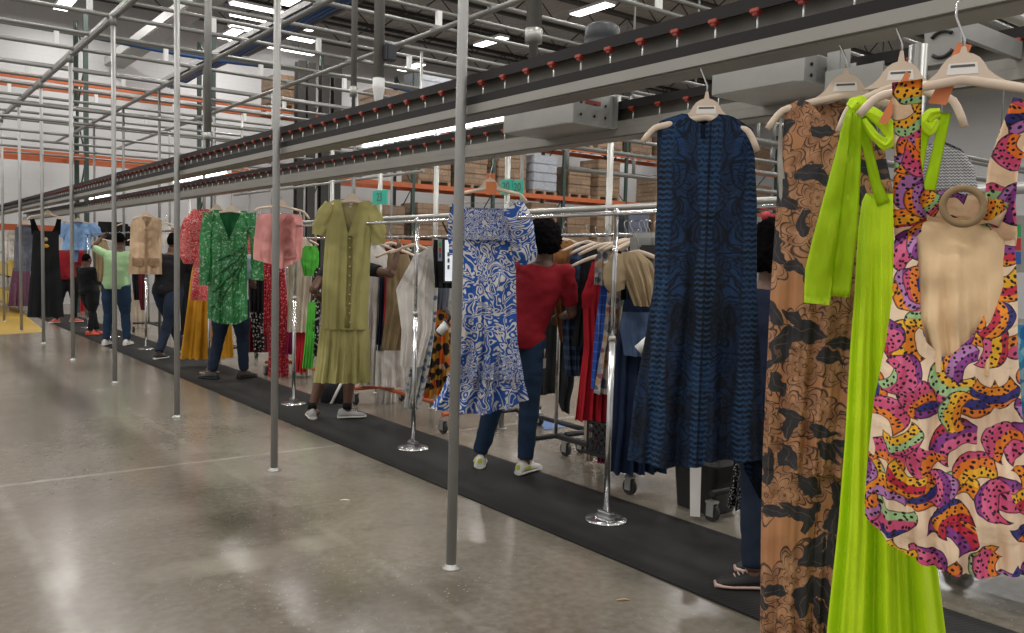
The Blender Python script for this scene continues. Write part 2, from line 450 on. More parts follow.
for i, Y in enumerate(cy):
    e = empty('cross_pipe', (6, Y, GZ+.09), 'galvanised cross pipe of the overhead grid, %s from the front' % ORD[i], 'pipe', 'cross pipes of the overhead grid')
    x0 = 1.85 if Y > 10 else 2.15
    if Y > 10: x0 = .3
    MB().tube([(x0, Y, GZ+.085), (11.5 if Y > 5 else 13.5, Y, GZ+.085)], .026, 8).build('pipe', M['pipe'], e)
    cl = MB()
    for X in beamX: cl.box((X, Y, GZ+.055), (.07, .07, .05), bev=.008)
    cl.build('clamp', M['pipe'], e)
    if i % 2 == 0:
        MB().tube([(x0, Y+.12, GZ+.30), (11.5, Y+.12, GZ+.30)], .024, 8).build('upper_pipe', M['pipe'], e)
        X = x0+.4
        while X < 11.3:
            MB().box((X, Y+.06, GZ+.19), (.055, .06, .19)).build('stub', M['white_paint'], e); X += 1.35
# second, lower tier far back, and verticals under the beams
for i, Y in enumerate((12.9, 14.3, 15.9, 17.2, 18.4, 19.6)):
    tag(MB().tube([(.3, Y, 3.35), (9.5, Y, 3.35)], .022, 8).build('lower_cross_pipe', M['pipe']), 'thin lower-tier cross pipe of the grid, %s from the front' % ORD[i], 'pipe', 'lower tier pipes')
post_spots = [(3.75, 11.9), (3.75, 14.1), (3.75, 16.4), (3.75, 18.8), (5.15, 7.7), (5.15, 10.2), (5.15, 13.0), (5.15, 15.8), (5.15, 18.6), (7.0, 9.0), (7.0, 12.5), (7.0, 16.0), (7.0, 19.0), (.9, 14.8), (.9, 17.8), (.9, 20.0)]
for i, (X, Y) in enumerate(post_spots):
    z0 = 0
    tag(MB().tube([(X, Y, z0), (X, Y, GZ)], .022, 8).lathe([(.04, 0), (.04, .006)], (X, Y, 0), 12).build('grid_post', M['pipe']),
        'thin steel post under the %s grid beam, %s from the front' % (['left edge', 'second', 'third', 'rightmost'][0 if X < 1 else [0, 3.75, 5.15, 7.0].index(X)], ORD[len([1 for q in post_spots[:i] if q[0] == X])]), 'post', 'inner posts of the pipe grid')
# drop rods that carry the near conveyor
for i, (px, w) in enumerate(((208, .03), (354, .018), (379, .03), (533, .034))):
    Y = on_x(px, 60, 2.36).y
    e = empty('drop_rod', (2.36, Y, 2.31), ['drop pipe on the near conveyor, left end above the red-and-white blouse', 'thin drop pipe on the near conveyor above the olive dress', 'drop pipe with a bright cone fitting above the near conveyor', 'thick drop pipe beside the dark motor'][i], 'drop pipe')
    MB().tube([(2.36, Y, 2.45), (2.36, Y, GZ+.2)], w, 12).build('pipe', M['pipe'], e)
    if i == 2: MB().lathe([(.012, 2.31), (.018, 2.33), (.034, 2.42), (.036, 2.435), (w+.004, 2.44), (w+.004, 2.48)], (2.36, Y, 0), 14).build('cone_fitting', M['white_paint'], e)
    else: MB().lathe([(w*.6, 2.31), (w*.6, 2.42), (w+.005, 2.42), (w+.005, 2.48)], (2.36, Y, 0), 14).build('end_fitting', M['galv'], e)
    if i == 3: MB().box2((2.30, Y+.06, 2.75), (2.345, Y+.11, 4.3)).build('side_channel', M['galv'], e)
    if i == 2: MB().box((2.40, Y-.05, 2.62), (.06, .06, .09), bev=.006).build('junction_box', M['motor'], e)
# post behind the near conveyor, right
q = on_x(918, 60, 2.48)
tag(MB().tube([(2.48, q.y, 0), (2.48, q.y, 2.13)], .026, 14).lathe([(.045, 0), (.045, .006)], (2.48, q.y, 0), 16).build('support_post', M['galv']), 'bright steel post behind the lime green dress hanger', 'post')
q2 = on_x(838, 60, 3.0)
tag(MB().box2((2.97, q2.y-.03, 2.0), (3.04, q2.y+.03, 2.9), bev=.004).build('mount_bracket', M['duct']), 'flat grey mounting bracket behind the brown jumpsuit hanger', 'bracket')
# slotted plate
e = empty('slotted_plate', on_x(943, 66, 2.7), 'grey slotted motor plate behind the orange tag at right', 'plate')
A, B_, C_, D_ = [on_x(a, b, 2.7) for a, b in ((924, 27), (960, 24), (961, 60), (926, 66))]
MB().prism([A, B_, C_, D_], (.012, 0, 0)).build('plate', M['duct'], e)
MB().box2((2.71, min(A.y, B_.y)+.01, 2.2), (3.17, min(A.y, B_.y)+.03, 2.26)).build('arm', M['duct'], e)
cc = (A+B_+C_+D_)/4; r_ = (A-B_).length*.36
for a0 in (.6, 3.7):
    MB().tube([cc+Vector((-.004, math.cos(a0+t*.25)*r_, math.sin(a0+t*.25)*r_)) for t in range(8)], .006, 6).build('slot', M['black'], e)

# tube lights on a second row of posts
TX = 4.4; TZ = 2.69
def tubelight(Ya, Yb, label):
    e = empty('tube_light', (TX, (Ya+Yb)/2, TZ), label, 'tube light', 'tube lights over the racks')
    MB().box2((TX-.035, Ya, TZ+.01), (TX+.035, Yb, TZ+.05)).build('housing', M['white_paint'], e)
    MB().tube([(TX, Ya+.03, TZ-.01), (TX, Yb-.03, TZ-.01)], .022, 10).build('tube', M['tube'], e)
    c = MB()
    for Y in (Ya, Yb): c.box((TX, Y, TZ), (.06, .04, .07))
    c.build('end_cap', M['white_paint'], e)
tubelight(5.8, 8.5, 'glowing tube light between the two conveyors above the blue swirl-print dress')
tubelight(12.8, 15.6, 'glowing tube light above the red-and-white blouse')
tubelight(20.4, 23.0, 'small far tube light left of the front poles')
ry = {}
for i, px in enumerate((609, 507, 436, 380, 332, 160, 190)):
    Y = on_x(px, 200, TX).y; ry[px] = Y
    tag(MB().tube([(TX, Y, 0), (TX, Y, TZ+.02)], .024, 12).lathe([(.045, 0), (.045, .006), (.026, .01)], (TX, Y, 0), 16).build('rack_post', M['galv']),
        ['steel post right of the red-shirted person, behind the rack bar', 'steel post behind the blue swirl-print dress with a teal number sign', 'pale steel post left of the blue swirl-print dress', 'steel post by the smaller teal sign right of the olive dress', 'steel post behind the olive dress', 'steel post behind the beige vest', 'steel post behind the red-and-white blouse'][i], 'post', 'posts of the rack row')
# upper bar along the rack row
tag(MB().tube([(TX, 1.2, 1.87), (TX, 17, 1.87)], .024, 12).build('rack_row_bar', M['galv']), 'long galvanised bar running behind the clothes racks', 'bar')
tag(MB().tube([(5.6, 9.2, 2.55), (5.6, 16, 2.55)], .02, 8).tube([(5.6, 9.3, 2.55), (5.6, 9.3, GZ+.06)], .02, 8).tube([(5.6, 15.6, 2.55), (5.6, 15.6, GZ+.06)], .02, 8).build('rack_row_bar', M['galv']), 'thin upper bar behind the pink shorts and olive dress', 'bar')
# teal signs
def sign(px0, py0, px1, py1, X, text, label):
    a = on_x(px0, py0, X); b = on_x(px1, py1, X)
    c = (a+b)/2; wv = abs(a.y-b.y); h = abs(a.z-b.z)
    e = empty('number_sign', (c.x, c.y, c.z-h/2), label, 'sign', 'teal aisle signs')
    MB().box(c, (.012, wv, h), bev=.002).build('board', M['teal'], e)
    # a panel turned so its face looks toward the aisle
    Mx = Matrix.Translation(c+Vector((-.0075, 0, 0))) @ Matrix(((0, 0, -1), (-1, 0, 0), (0, 1, 0))).to_4x4()
    font_mesh(text, h*.85, 'digits', M['ink'], e, Mx)
sign(513, 181, 523, 194, TX-.05, '20', 'small teal number sign reading 20, right of the blue swirl dress hanger')
sign(501, 180, 512, 194, TX-.06, '20', 'teal number sign partly behind the right arm of the blue swirl dress hanger')
sign(373, 191, 387, 204, TX-.06, '23', 'small teal number sign reading 23, right of the olive dress shoulder')

# ================================================================== background
e = empty('pallet_rack', (12, 21.5, 0), 'tall orange and green pallet rack along the far wall', 'pallet rack')
RY = 20.6
up = None
for i in range(11):
    X = 1.2+i*2.75
    u = MB()
    for Y in (RY, RY+1.05): u.box2((X-.045, Y-.045, 0), (X+.045, Y+.045, 6.6))
    for j in range(6):
        za, zb = .3+j*1.05, .3+(j+1)*1.05
        u.tube([(X, RY, za if j % 2 else zb), (X, RY+1.05, zb if j % 2 else za)], .018, 5)
    u.build('upright_frame', M['green_up'], e)
for z in (1.95, 3.52, 5.1):
    for i in range(10):
        X = 1.2+i*2.75
        MB().box2((X+.045, RY-.05, z-.13), (X+2.705, RY, z)).box2((X+.045, RY+1.05, z-.13), (X+2.705, RY+1.1, z)).build('beam', M['orange_beam'], e)
random.seed(4)
lv = {1.95: 'lower', 3.52: 'middle', 5.1: 'top'}
nn = {1.95: 0, 3.52: 0, 5.1: 0}
for z in (1.95, 3.52, 5.1):
    for i in range(10):
        for j in (0, 1):
            X = 1.2+i*2.75+.72+j*1.3
            if X < 10.5 and not (z > 4 and 8 < X < 9): continue
            if random.random() < .12: continue
            h = random.uniform(.75, 1.25) if z < 5 else random.uniform(.7, 1.5)
            w = random.uniform(.95, 1.15)
            m_ = random.choice(['carton', 'carton', 'carton', 'carton', 'palewrap' if z > 2 else 'bluewrap', 'bluewrap' if z < 3 else 'carton'])
            e2 = empty('pallet_load', (X, RY+.5, z), '%s pallet load on the %s rack shelf, %s from the left' % ({'carton': 'film-wrapped brown carton', 'palewrap': 'pale plastic-wrapped', 'bluewrap': 'dark blue wrapped'}[m_], lv[z], ORD[nn[z]]), 'pallet load', 'pallet loads on the rack')
            nn[z] += 1
            b = MB()
            for t in range(5): b.box((X, RY+.1+t*.2, z+.115), (w, .12, .022))
            for t in (-.45, 0, .45): b.box((X+t*w, RY+.5, z+.055), (.09, .95, .1))
            b.build('pallet', M['wood'], e2)
            g = MB(); zz = z+.128; lay = max(2, round(h/.3)); 
            for t in range(lay):
                g.box((X+random.uniform(-.01, .01), RY+.5, zz+.3*t*h/(lay*.3)+h/lay/2), (w*(.98+.02*random.random()), .95, h/lay*.985), bev=.02)
            g.build('cartons', M[m_], e2)
# four dark columns
for i, px in enumerate((302, 312, 326, 338)):
    X = on_y(px, 100, 19.6).x
    tag(MB().box2((X-.10, 19.6, 0), (X+.10, 19.63, 6.1)).box2((X-.10, 19.8, 0), (X+.10, 19.83, 6.1)).box2((X-.012, 19.63, 0), (X+.012, 19.8, 6.1)).build('dark_upright', M['joist']),
        'tall dark steel upright left of the olive dress, %s from the left' % ORD[i], 'upright', 'dark uprights behind the olive dress')
# duct, blue cable runs
tag(MB().box2((5.2, 6, 6.3), (5.7, 24.8, 6.55), bev=.02).build('air_duct', M['duct']), 'flat grey duct running away above the pipe grid', 'duct')
e = empty('cable_tray', (6.05, 14, 5.55), 'blue cable bundle on a tray above the pipe grid', 'cable tray')
MB().box2((5.85, 5, 5.52), (6.25, 22, 5.55)).box2((5.85, 5, 5.52), (5.87, 22, 5.62)).box2((6.23, 5, 5.52), (6.25, 22, 5.62)).build('tray', M['duct'], e)
b = MB()
for t in range(5):
    b.tube([(5.92+.07*t, 5+.85*j, 5.48+.02*math.sin(j*1.3+t)) for j in range(21)], .032, 6)
b.build('blue_hoses', M['blue'], e)
tag(MB().tube([(.3+.5*j, 12.75+.05*math.sin(j*.9), 4.31+.035*math.sin(j*.7)) for j in range(18)], .03, 8).build('blue_hose', M['blue']), 'single blue air hose lying along the overhead cross pipes', 'hose')
# loose pipework far right under the roof
for i, (z, Y) in enumerate(((3.6, 7.6), (3.9, 9.0), (3.3, 10.4), (4.2, 12.0))):
    b = MB(); b.tube([(9, Y, z), (24, Y, z)], .04, 8); b.tube([(9, Y, z-.35), (24, Y, z-.35)], .04, 8)
    for t in range(11): b.tube([(9+1.5*t, Y, z), (9+1.5*t, Y, z-.35)], .03, 6)
    for t in (12, 21): b.tube([(t, Y, z), (t, Y, 8.59)], .02, 6)
    tag(b.build('ladder_truss', M['pipe']), 'galvanised ladder truss under the roof at right, %s from the front' % ORD[i], 'truss', 'ladder trusses at right')
e = empty('strip_lamp', (13, 6, 2.69), 'long thin strip lamp behind the open-back romper', 'strip lamp')
MB().box2((12.96, 3.6, 2.71), (13.04, 8.2, 2.75)).build('housing', M['white_paint'], e)
MB().box2((12.97, 3.62, 2.67), (13.03, 8.18, 2.71)).build('tube', M['tube'], e)
for i, py in enumerate((10, 21, 33, 46)):
    a = on_z(226, py-6, 7.5); b = on_z(318, py+7, 7.5); Y = (a.y+b.y)/2
    e = empty('strip_lamp', ((a.x+b.x)/2, Y, 7.5), 'long white strip lamp under the far roof, %s of four from above' % ORD[i], 'strip lamp', 'strip lamps under the far roof')
    MB().box2((a.x, Y-.13, 7.50), (b.x, Y+.13, 7.56)).build('housing', M['white_paint'], e)
    MB().box2((a.x+.05, Y-.11, 7.46), (b.x-.05, Y+.11, 7.50)).build('diffuser', M['lamp'], e)
    for t in (.2, .8): MB().tube([(lerp(a.x, b.x, t), Y, 7.56), (lerp(a.x, b.x, t), Y, 8.59)], .008, 6).build('hanging_rod', M['pipe'], e)

for i, (Y, z) in enumerate(((3.7, 3.9), (3.35, 3.9))):
    b = MB().tube([(4.5, Y, z), (15, Y, z)], .06, 12)
    for t in (6, 12): b.tube([(t, Y, z), (t, Y, 8.59)], .012, 6)
    tag(b.build('fat_pipe', M['galv']), ['farther', 'nearer'][i]+' of two fat bright pipes high above the romper hanger', 'pipe', 'fat pipes at right')
# ================================================================== fabrics
def fabric(name, c, rough=.8, var=.10, sc=6., wr=.25):
    k = NT(name, rough, 0, .25); p = k.ob()
    k.base(k.mix(k.noise(p, sc, 4.), tuple(x*(1-var) for x in c), tuple(min(1, x*(1+var)) for x in c)))
    k.bump(k.noise(p, 26., 4., .4), wr, .006)
    return k.m
def frac_band(k, v, f, a, b):
    """repeating contour lines of a field"""
    t = k.ma('ABSOLUTE', k.ma('SUBTRACT', k.ma('FRACT', k.ma('MULTIPLY', v, f)), .5))
    return k.step(t, a, b)
def warp(k, p, sc, amt):
    n = k.noise(p, sc, 2., 0., .5, True)
    return k.vm('ADD', p, k.vm('SCALE', k.vm('SUBTRACT', n, (.5, .5, .5)), amt))

# banana print
k = NT('banana_print', .7, 0, .3); p = warp(k, k.uv(), 9., .05)
col = k.mix(k.noise(p, 9., 3.), (.76, .56, .38), (.84, .65, .47))
pal = [(0., (.62, .09, .20)), (.13, (.78, .25, .02)), (.27, (.68, .13, .27)), (.38, (.04, .04, .20)), (.48, (.82, .44, .03)), (.58, (.25, .05, .25)), (.68, (.78, .21, .03)), (.78, (.36, .54, .26)), (.84, (.52, .03, .06)), (.92, (.45, .20, .45))]
black = (.025, .015, .022)
for sc, off, rot in ((8.6, (0, 0, 0), 0.), (9.6, (3.37, 1.71, 0), 2.), (10.4, (7.1, 9.3, 0), 4.)):
    q = k.vm('ADD', k.vm('SCALE', p, sc), off)
    v = k.voro(q, 1., 'F1', .55, '2D')
    loc = k.vm('SUBTRACT', q, v[2])
    cs = k.n('ShaderNodeSeparateColor'); k.put(cs.inputs[0], v[1])
    vr = k.n('ShaderNodeVectorRotate', rotation_type='Z_AXIS'); k.put(vr.inputs['Vector'], loc); k.put(vr.inputs['Angle'], k.ma('ADD', k.ma('MULTIPLY', cs.outputs[0], 6.28), rot))
    L = vr.outputs[0]
    r1 = k.vm('LENGTH', k.vm('SUBTRACT', L, (0, .05, 0))); r2 = k.vm('LENGTH', k.vm('SUBTRACT', L, (0, .52, 0)))
    mask = k.ma('MULTIPLY', k.ma('MULTIPLY', k.ma('LESS_THAN', r1, .50), k.ma('GREATER_THAN', r2, .39)), k.ma('GREATER_THAN', cs.outputs[2], .30))
    edge = k.ma('MAXIMUM', k.step(r1, .455, .48), k.step(r2, .425, .405))
    bi = k.ma('FLOOR', k.ma('MULTIPLY', k.ma('SUBTRACT', r2, .39), 4.9))
    ci = k.ma('FRACT', k.ma('ADD', cs.outputs[1], k.ma('MULTIPLY', bi, .29)))
    fruit = k.ramp(ci, pal, True)
    d = k.voro(k.vm('SCALE', L, 7.5), 1., 'F1', .7, '2D')
    fruit = k.mix(k.step(d[0], .27, .22), fruit, black)
    fruit = k.mix(k.ma('MULTIPLY', edge, .8), fruit, black)
    rib = frac_band(k, k.ma('SUBTRACT', r2, .39), 4.9, .47, .5); fruit = k.mix(k.ma('MULTIPLY', rib, .7), fruit, black)
    col = k.mix(mask, col, fruit)
k.base(col); k.bump(k.noise(p, 16., 5., .8), .6, .012); M['banana'] = k.m

# peony print on tan
k = NT('peony_print', .75, 0, .25); uv = k.uv(); p = warp(k, uv, 6., .06)
col = k.mix(k.noise(p, 6., 4.), (.36, .165, .075), (.44, .215, .10))
for sc, off in ((5.2, (4.4, 2.2, 0)), (6.3, (0, 0, 0)), (7.2, (2.6, 5.1, 0))):
    q = k.vm('ADD', k.vm('SCALE', p, sc), off); v = k.voro(q, 1., 'F1', .7, '2D')
    loc = k.vm('SUBTRACT', q, v[2]); sx, sy, _ = k.sep(loc)
    th_ = k.ma('ARCTAN2', sy, sx); rr = k.vm('LENGTH', loc)
    lobes = k.ma('ADD', .33, k.ma('MULTIPLY', k.ma('ABSOLUTE', k.ma('SINE', k.ma('ADD', k.ma('MULTIPLY', th_, 3.5), k.ma('MULTIPLY', rr, 6.)))), .16))
    t = k.ma('DIVIDE', rr, lobes)
    ins = k.ma('LESS_THAN', t, 1.)
    shade = k.mix(k.step(k.noise(p, 24., 3.), .35, .7), (.25, .12, .062), (.47, .25, .135))
    lines = k.ma('MAXIMUM', frac_band(k, k.ma('ADD', t, k.ma('MULTIPLY', k.noise(p, 14., 2.), .5)), 3., .40, .46), k.step(k.ma('ABSOLUTE', k.ma('SUBTRACT', t, .97)), .06, .03))
    fl = k.mix(k.ma('MULTIPLY', lines, .85), shade, (.035, .02, .016))
    col = k.mix(ins, col, fl)
for sc, off, tr in ((7.6, (5.2, 1.3, 0), .30), (9.0, (8.2, 4.4, 0), .27), (6.2, (1.7, 7.9, 0), .28)):
    q = k.vm('ADD', k.vm('SCALE', warp(k, uv, 14., .085), sc), off); v = k.voro(q, 1., 'F1', .9, '2D'); loc = k.vm('SUBTRACT', q, v[2])
    cs = k.n('ShaderNodeSeparateColor'); k.put(cs.inputs[0], v[1])
    vr = k.n('ShaderNodeVectorRotate', rotation_type='Z_AXIS'); k.put(vr.inputs['Vector'], loc); k.put(vr.inputs['Angle'], k.ma('MULTIPLY', cs.outputs[0], 6.28))
    sx, sy, _ = k.sep(vr.outputs[0])
    leaf = k.ma('ADD', k.ma('POWER', k.ma('ABSOLUTE', k.ma('DIVIDE', sx, .40)), 1.6), k.ma('POWER', k.ma('ABSOLUTE', k.ma('DIVIDE', sy, .19)), 1.5))
    on = k.ma('MULTIPLY', k.step(leaf, 1.02, .9), k.ma('GREATER_THAN', cs.outputs[1], tr))
    vein = k.step(k.ma('ABSOLUTE', sy), .012, .004)
    col = k.mix(on, col, k.mix(k.ma('MULTIPLY', vein, .5), k.mix(k.noise(p, 30., 3.), (.014, .014, .017), (.05, .048, .05)), (.2, .12, .08)))
k.base(col); k.bump(k.noise(p, 24., 3.), .3, .006); M['peony'] = k.m

# navy damask, mirrored about the centre seam
k = NT('navy_damask', .75, 0, .2); u, v_, _ = k.sep(k.uv())
au = k.ma('ABSOLUTE', u); p = k.com(au, v_)
pw = warp(k, p, 9., .05)
f1 = k.noise(pw, 6.5, 2., 1.2); v2 = k.voro(pw, 9., 'SMOOTH_F1', .8, '2D')
pat = k.ma('MAXIMUM', frac_band(k, f1, 16., .30, .42), frac_band(k, v2[0], 7., .34, .44))
scales = k.ma('MULTIPLY', k.step(k.ma('SINE', k.ma('ADD', k.ma('MULTIPLY', v_, 330.), k.ma('MULTIPLY', k.ma('ABSOLUTE', k.ma('SINE', k.ma('MULTIPLY', u, 130.))), 1.6))), .0, .5), k.step(k.ma('SINE', k.ma('ADD', k.ma('MULTIPLY', au, 42.), k.ma('MULTIPLY', k.noise(p, 3., 1.), 3.))), .25, .6))
fx, fy, _ = k.sep(k.vm('SUBTRACT', p, (.10, -.86, 0)))
fan = k.ma('MULTIPLY', k.step(k.ma('SINE', k.ma('MULTIPLY', k.ma('ARCTAN2', fx, fy), 34.)), .1, .5), k.step(k.vm('LENGTH', k.com(fx, fy)), .20, .18))
area = k.step(k.noise(p, 4.2, 2., .5), .40, .60)
streak = k.step(k.noise(k.com(k.ma('MULTIPLY', au, 14.), k.ma('MULTIPLY', v_, 1.6)), 1., 2.), .50, .75)
bluef = k.ma('ADD', k.ma('MULTIPLY', area, .35), k.ma('MULTIPLY', streak, .5), None, True)
c0 = k.mix(bluef, (.006, .010, .020), (.012, .050, .145))
c0 = k.mix(k.ma('MULTIPLY', pat, .85), c0, (.003, .005, .009))
c0 = k.mix(k.ma('MULTIPLY', scales, .6), c0, (.025, .07, .15))
c0 = k.mix(k.ma('MULTIPLY', fan, .5), c0, (.02, .06, .15))
seam = k.step(au, .006, .002); c0 = k.mix(k.ma('MULTIPLY', seam, .8), c0, (.002, .003, .005))
k.base(c0); k.bump(pat, .35, .003); M['damask'] = k.m

# blue and white swirls, finer in the smocked bodice and hem tier
def swirl(name, sc, b=(.022, .085, .33), w=(.60, .58, .56), lo=.19, hi=.26):
    k = NT(name, .8, 0, .2); p = warp(k, k.uv(), sc*.5, .8/sc)
    f = k.noise(p, sc, 1., 1.6)
    m_ = frac_band(k, f, 7.5, lo, hi)
    k.base(k.mix(m_, w, b)); k.bump(k.noise(k.uv(), 22., 4.), .3, .006); return k.m
M['swirl'] = swirl('blue_swirl_print', 8.5); M['swirlfine'] = swirl('blue_swirl_smocked', 22.)
M['redswirl'] = swirl('red_paisley_print', 11., (.52, .045, .05), (.62, .36, .33), .10, .17)
# green sequins with pale flecks
k = NT('green_sequin', .35, 0, .6); p = warp(k, k.uv(), 14., .03)
g = k.mix(k.noise(p, 60., 2.), (.004, .10, .022), (.015, .23, .055))
fl = k.ma('MULTIPLY', k.step(k.noise(p, 40., 3., .8), .565, .62), k.step(k.noise(p, 7., 2.), .30, .5))
k.base(k.mix(k.ma('MULTIPLY', fl, .8), g, (.40, .58, .36))); k.bump(k.noise(p, 120., 2.), .5, .003); M['sequin'] = k.m
M['green_in'] = fabric('green_lining', (.012, .13, .04), .6)
def floral(name, bg, cols, sc=16., lo=.42):
    k = NT(name, .8, 0, .2); p = warp(k, k.uv(), 9., .04); v = k.voro(p, sc, 'F1', 1., '2D'); cs = k.n('ShaderNodeSeparateColor'); k.put(cs.inputs[0], v[1])
    r_ = k.ramp(cs.outputs[0], [(i/len(cols), c) for i, c in enumerate(cols)], True)
    k.base(k.mix(k.step(v[0], lo+.04, lo-.03), bg, r_)); k.bump(k.noise(p, 24., 4.), .3, .006); return k.m
def stripes(name, a, b, f, w=.3, plaid=False):
    k = NT(name, .8, 0, .2); u, v_, _ = k.sep(k.uv())
    m_ = frac_band(k, u, f, .5-w, .5-w+.03)
    if plaid: m_ = k.ma('MULTIPLY', k.ma('ADD', m_, frac_band(k, v_, f, .5-w, .5-w+.03)), .5)
    k.base(k.mix(m_, a, b)); k.bump(k.noise(k.uv(), 24., 4.), .3, .006); return k.m
M['lime'] = fabric('lime_satin', (.50, .73, .012), .5, .08, 5, .15)
M['olive'] = fabric('olive_cotton', (.33, .30, .115), .85, .08)
M['oliveb'] = fabric('olive_inside', (.40, .34, .16), .85, .08)
M['lining'] = fabric('beige_lining', (.74, .53, .31), .7, .10, 5)
M['ringcord'] = fabric('khaki_cord', (.26, .18, .095), .8, .2, 40)
M['pink'] = fabric('pink_satin', (.62, .27, .25), .55)
M['vest'] = fabric('beige_knit', (.53, .38, .245), .9, .12, 20)
M['skyblue'] = fabric('sky_blue_cotton', (.22, .36, .60), .8)
M['blackv'] = fabric('black_velvet', (.008, .008, .009), .85)
M['white'] = fabric('white_cotton', (.62, .59, .55), .85)
M['cream'] = fabric('cream_linen', (.50, .42, .33), .85)
M['greyd'] = fabric('grey_chambray', (.11, .12, .15), .85)
M['purple'] = fabric('purple_sheer', (.13, .055, .09), .8, .3, 20)
M['mustard'] = fabric('mustard_cotton', (.50, .24, .015), .8)
M['red'] = fabric('red_chiffon', (.40, .012, .022), .75)
M['maroon'] = fabric('maroon_knit', (.11, .012, .02), .85)
M['navy'] = fabric('navy_cotton', (.010, .016, .040), .85)
M['dblue'] = fabric('dark_blue_crepe', (.004, .012, .036), .8)
M['denim'] = fabric('denim', (.045, .075, .14), .85, .25, 30)
M['khaki'] = fabric('khaki_cotton', (.30, .22, .12), .8)
M['camel'] = fabric('camel_wool', (.30, .14, .05), .85)
M['tan'] = fabric('tan_satin', (.40, .30, .18), .6)
M['char'] = fabric('charcoal_wool', (.022, .024, .025), .9)
M['black_f'] = fabric('black_cloth', (.010, .010, .012), .85)
M['hotgreen'] = fabric('bright_green_knit', (.08, .40, .045), .8)
M['yellow'] = fabric('yellow_knit', (.65, .55, .04), .8)
M['magenta'] = fabric('magenta_lace', (.30, .025, .10), .85, .3, 60)
M['plaid'] = stripes('blue_plaid', (.012, .02, .045), (.06, .10, .17), 14., .2, True)
M['bstripe'] = stripes('royal_blue_windowpane', (.02, .07, .33), (.16, .24, .48), 16., .07, True)
M['redfl'] = floral('red_dotted_print', (.42, .02, .035), [(.5, .22, .2), (.6, .4, .38)], 30., .2)
M['mutedfl'] = floral('muted_floral', (.36, .31, .28), [(.20, .07, .07), (.08, .09, .12), (.34, .22, .12), (.2, .2, .22)], 22., .45)
M['orfl'] = floral('orange_black_floral', (.42, .20, .03), [(.02, .018, .016), (.55, .10, .02), (.50, .38, .26), (.03, .02, .02)], 15., .5)
M['palefl'] = floral('pale_blue_floral', (.50, .50, .48), [(.16, .22, .34), (.34, .38, .3), (.1, .14, .22)], 20., .35)
M['bwdots'] = floral('black_white_dots', (.015, .015, .016), [(.5, .5, .48)], 26., .26)
M['speck'] = floral('black_sequin_specks', (.008, .008, .01), [(.3, .3, .3)], 75., .22)
M['aqua'] = floral('aqua_print', (.04, .22, .42), [(.10, .38, .55), (.02, .12, .32), (.30, .45, .55)], 26., .5)
k = NT('grey_cable_knit', .9); u, v_, _ = k.sep(k.uv())
kn = k.ma('SINE', k.ma('ADD', k.ma('MULTIPLY', v_, 420.), k.ma('MULTIPLY', k.ma('ABSOLUTE', k.ma('SINE', k.ma('MULTIPLY', u, 190.))), 3.)))
k.base(k.mix(k.step(kn, -.3, .5), (.12, .12, .125), (.42, .42, .42))); M['knit'] = k.m

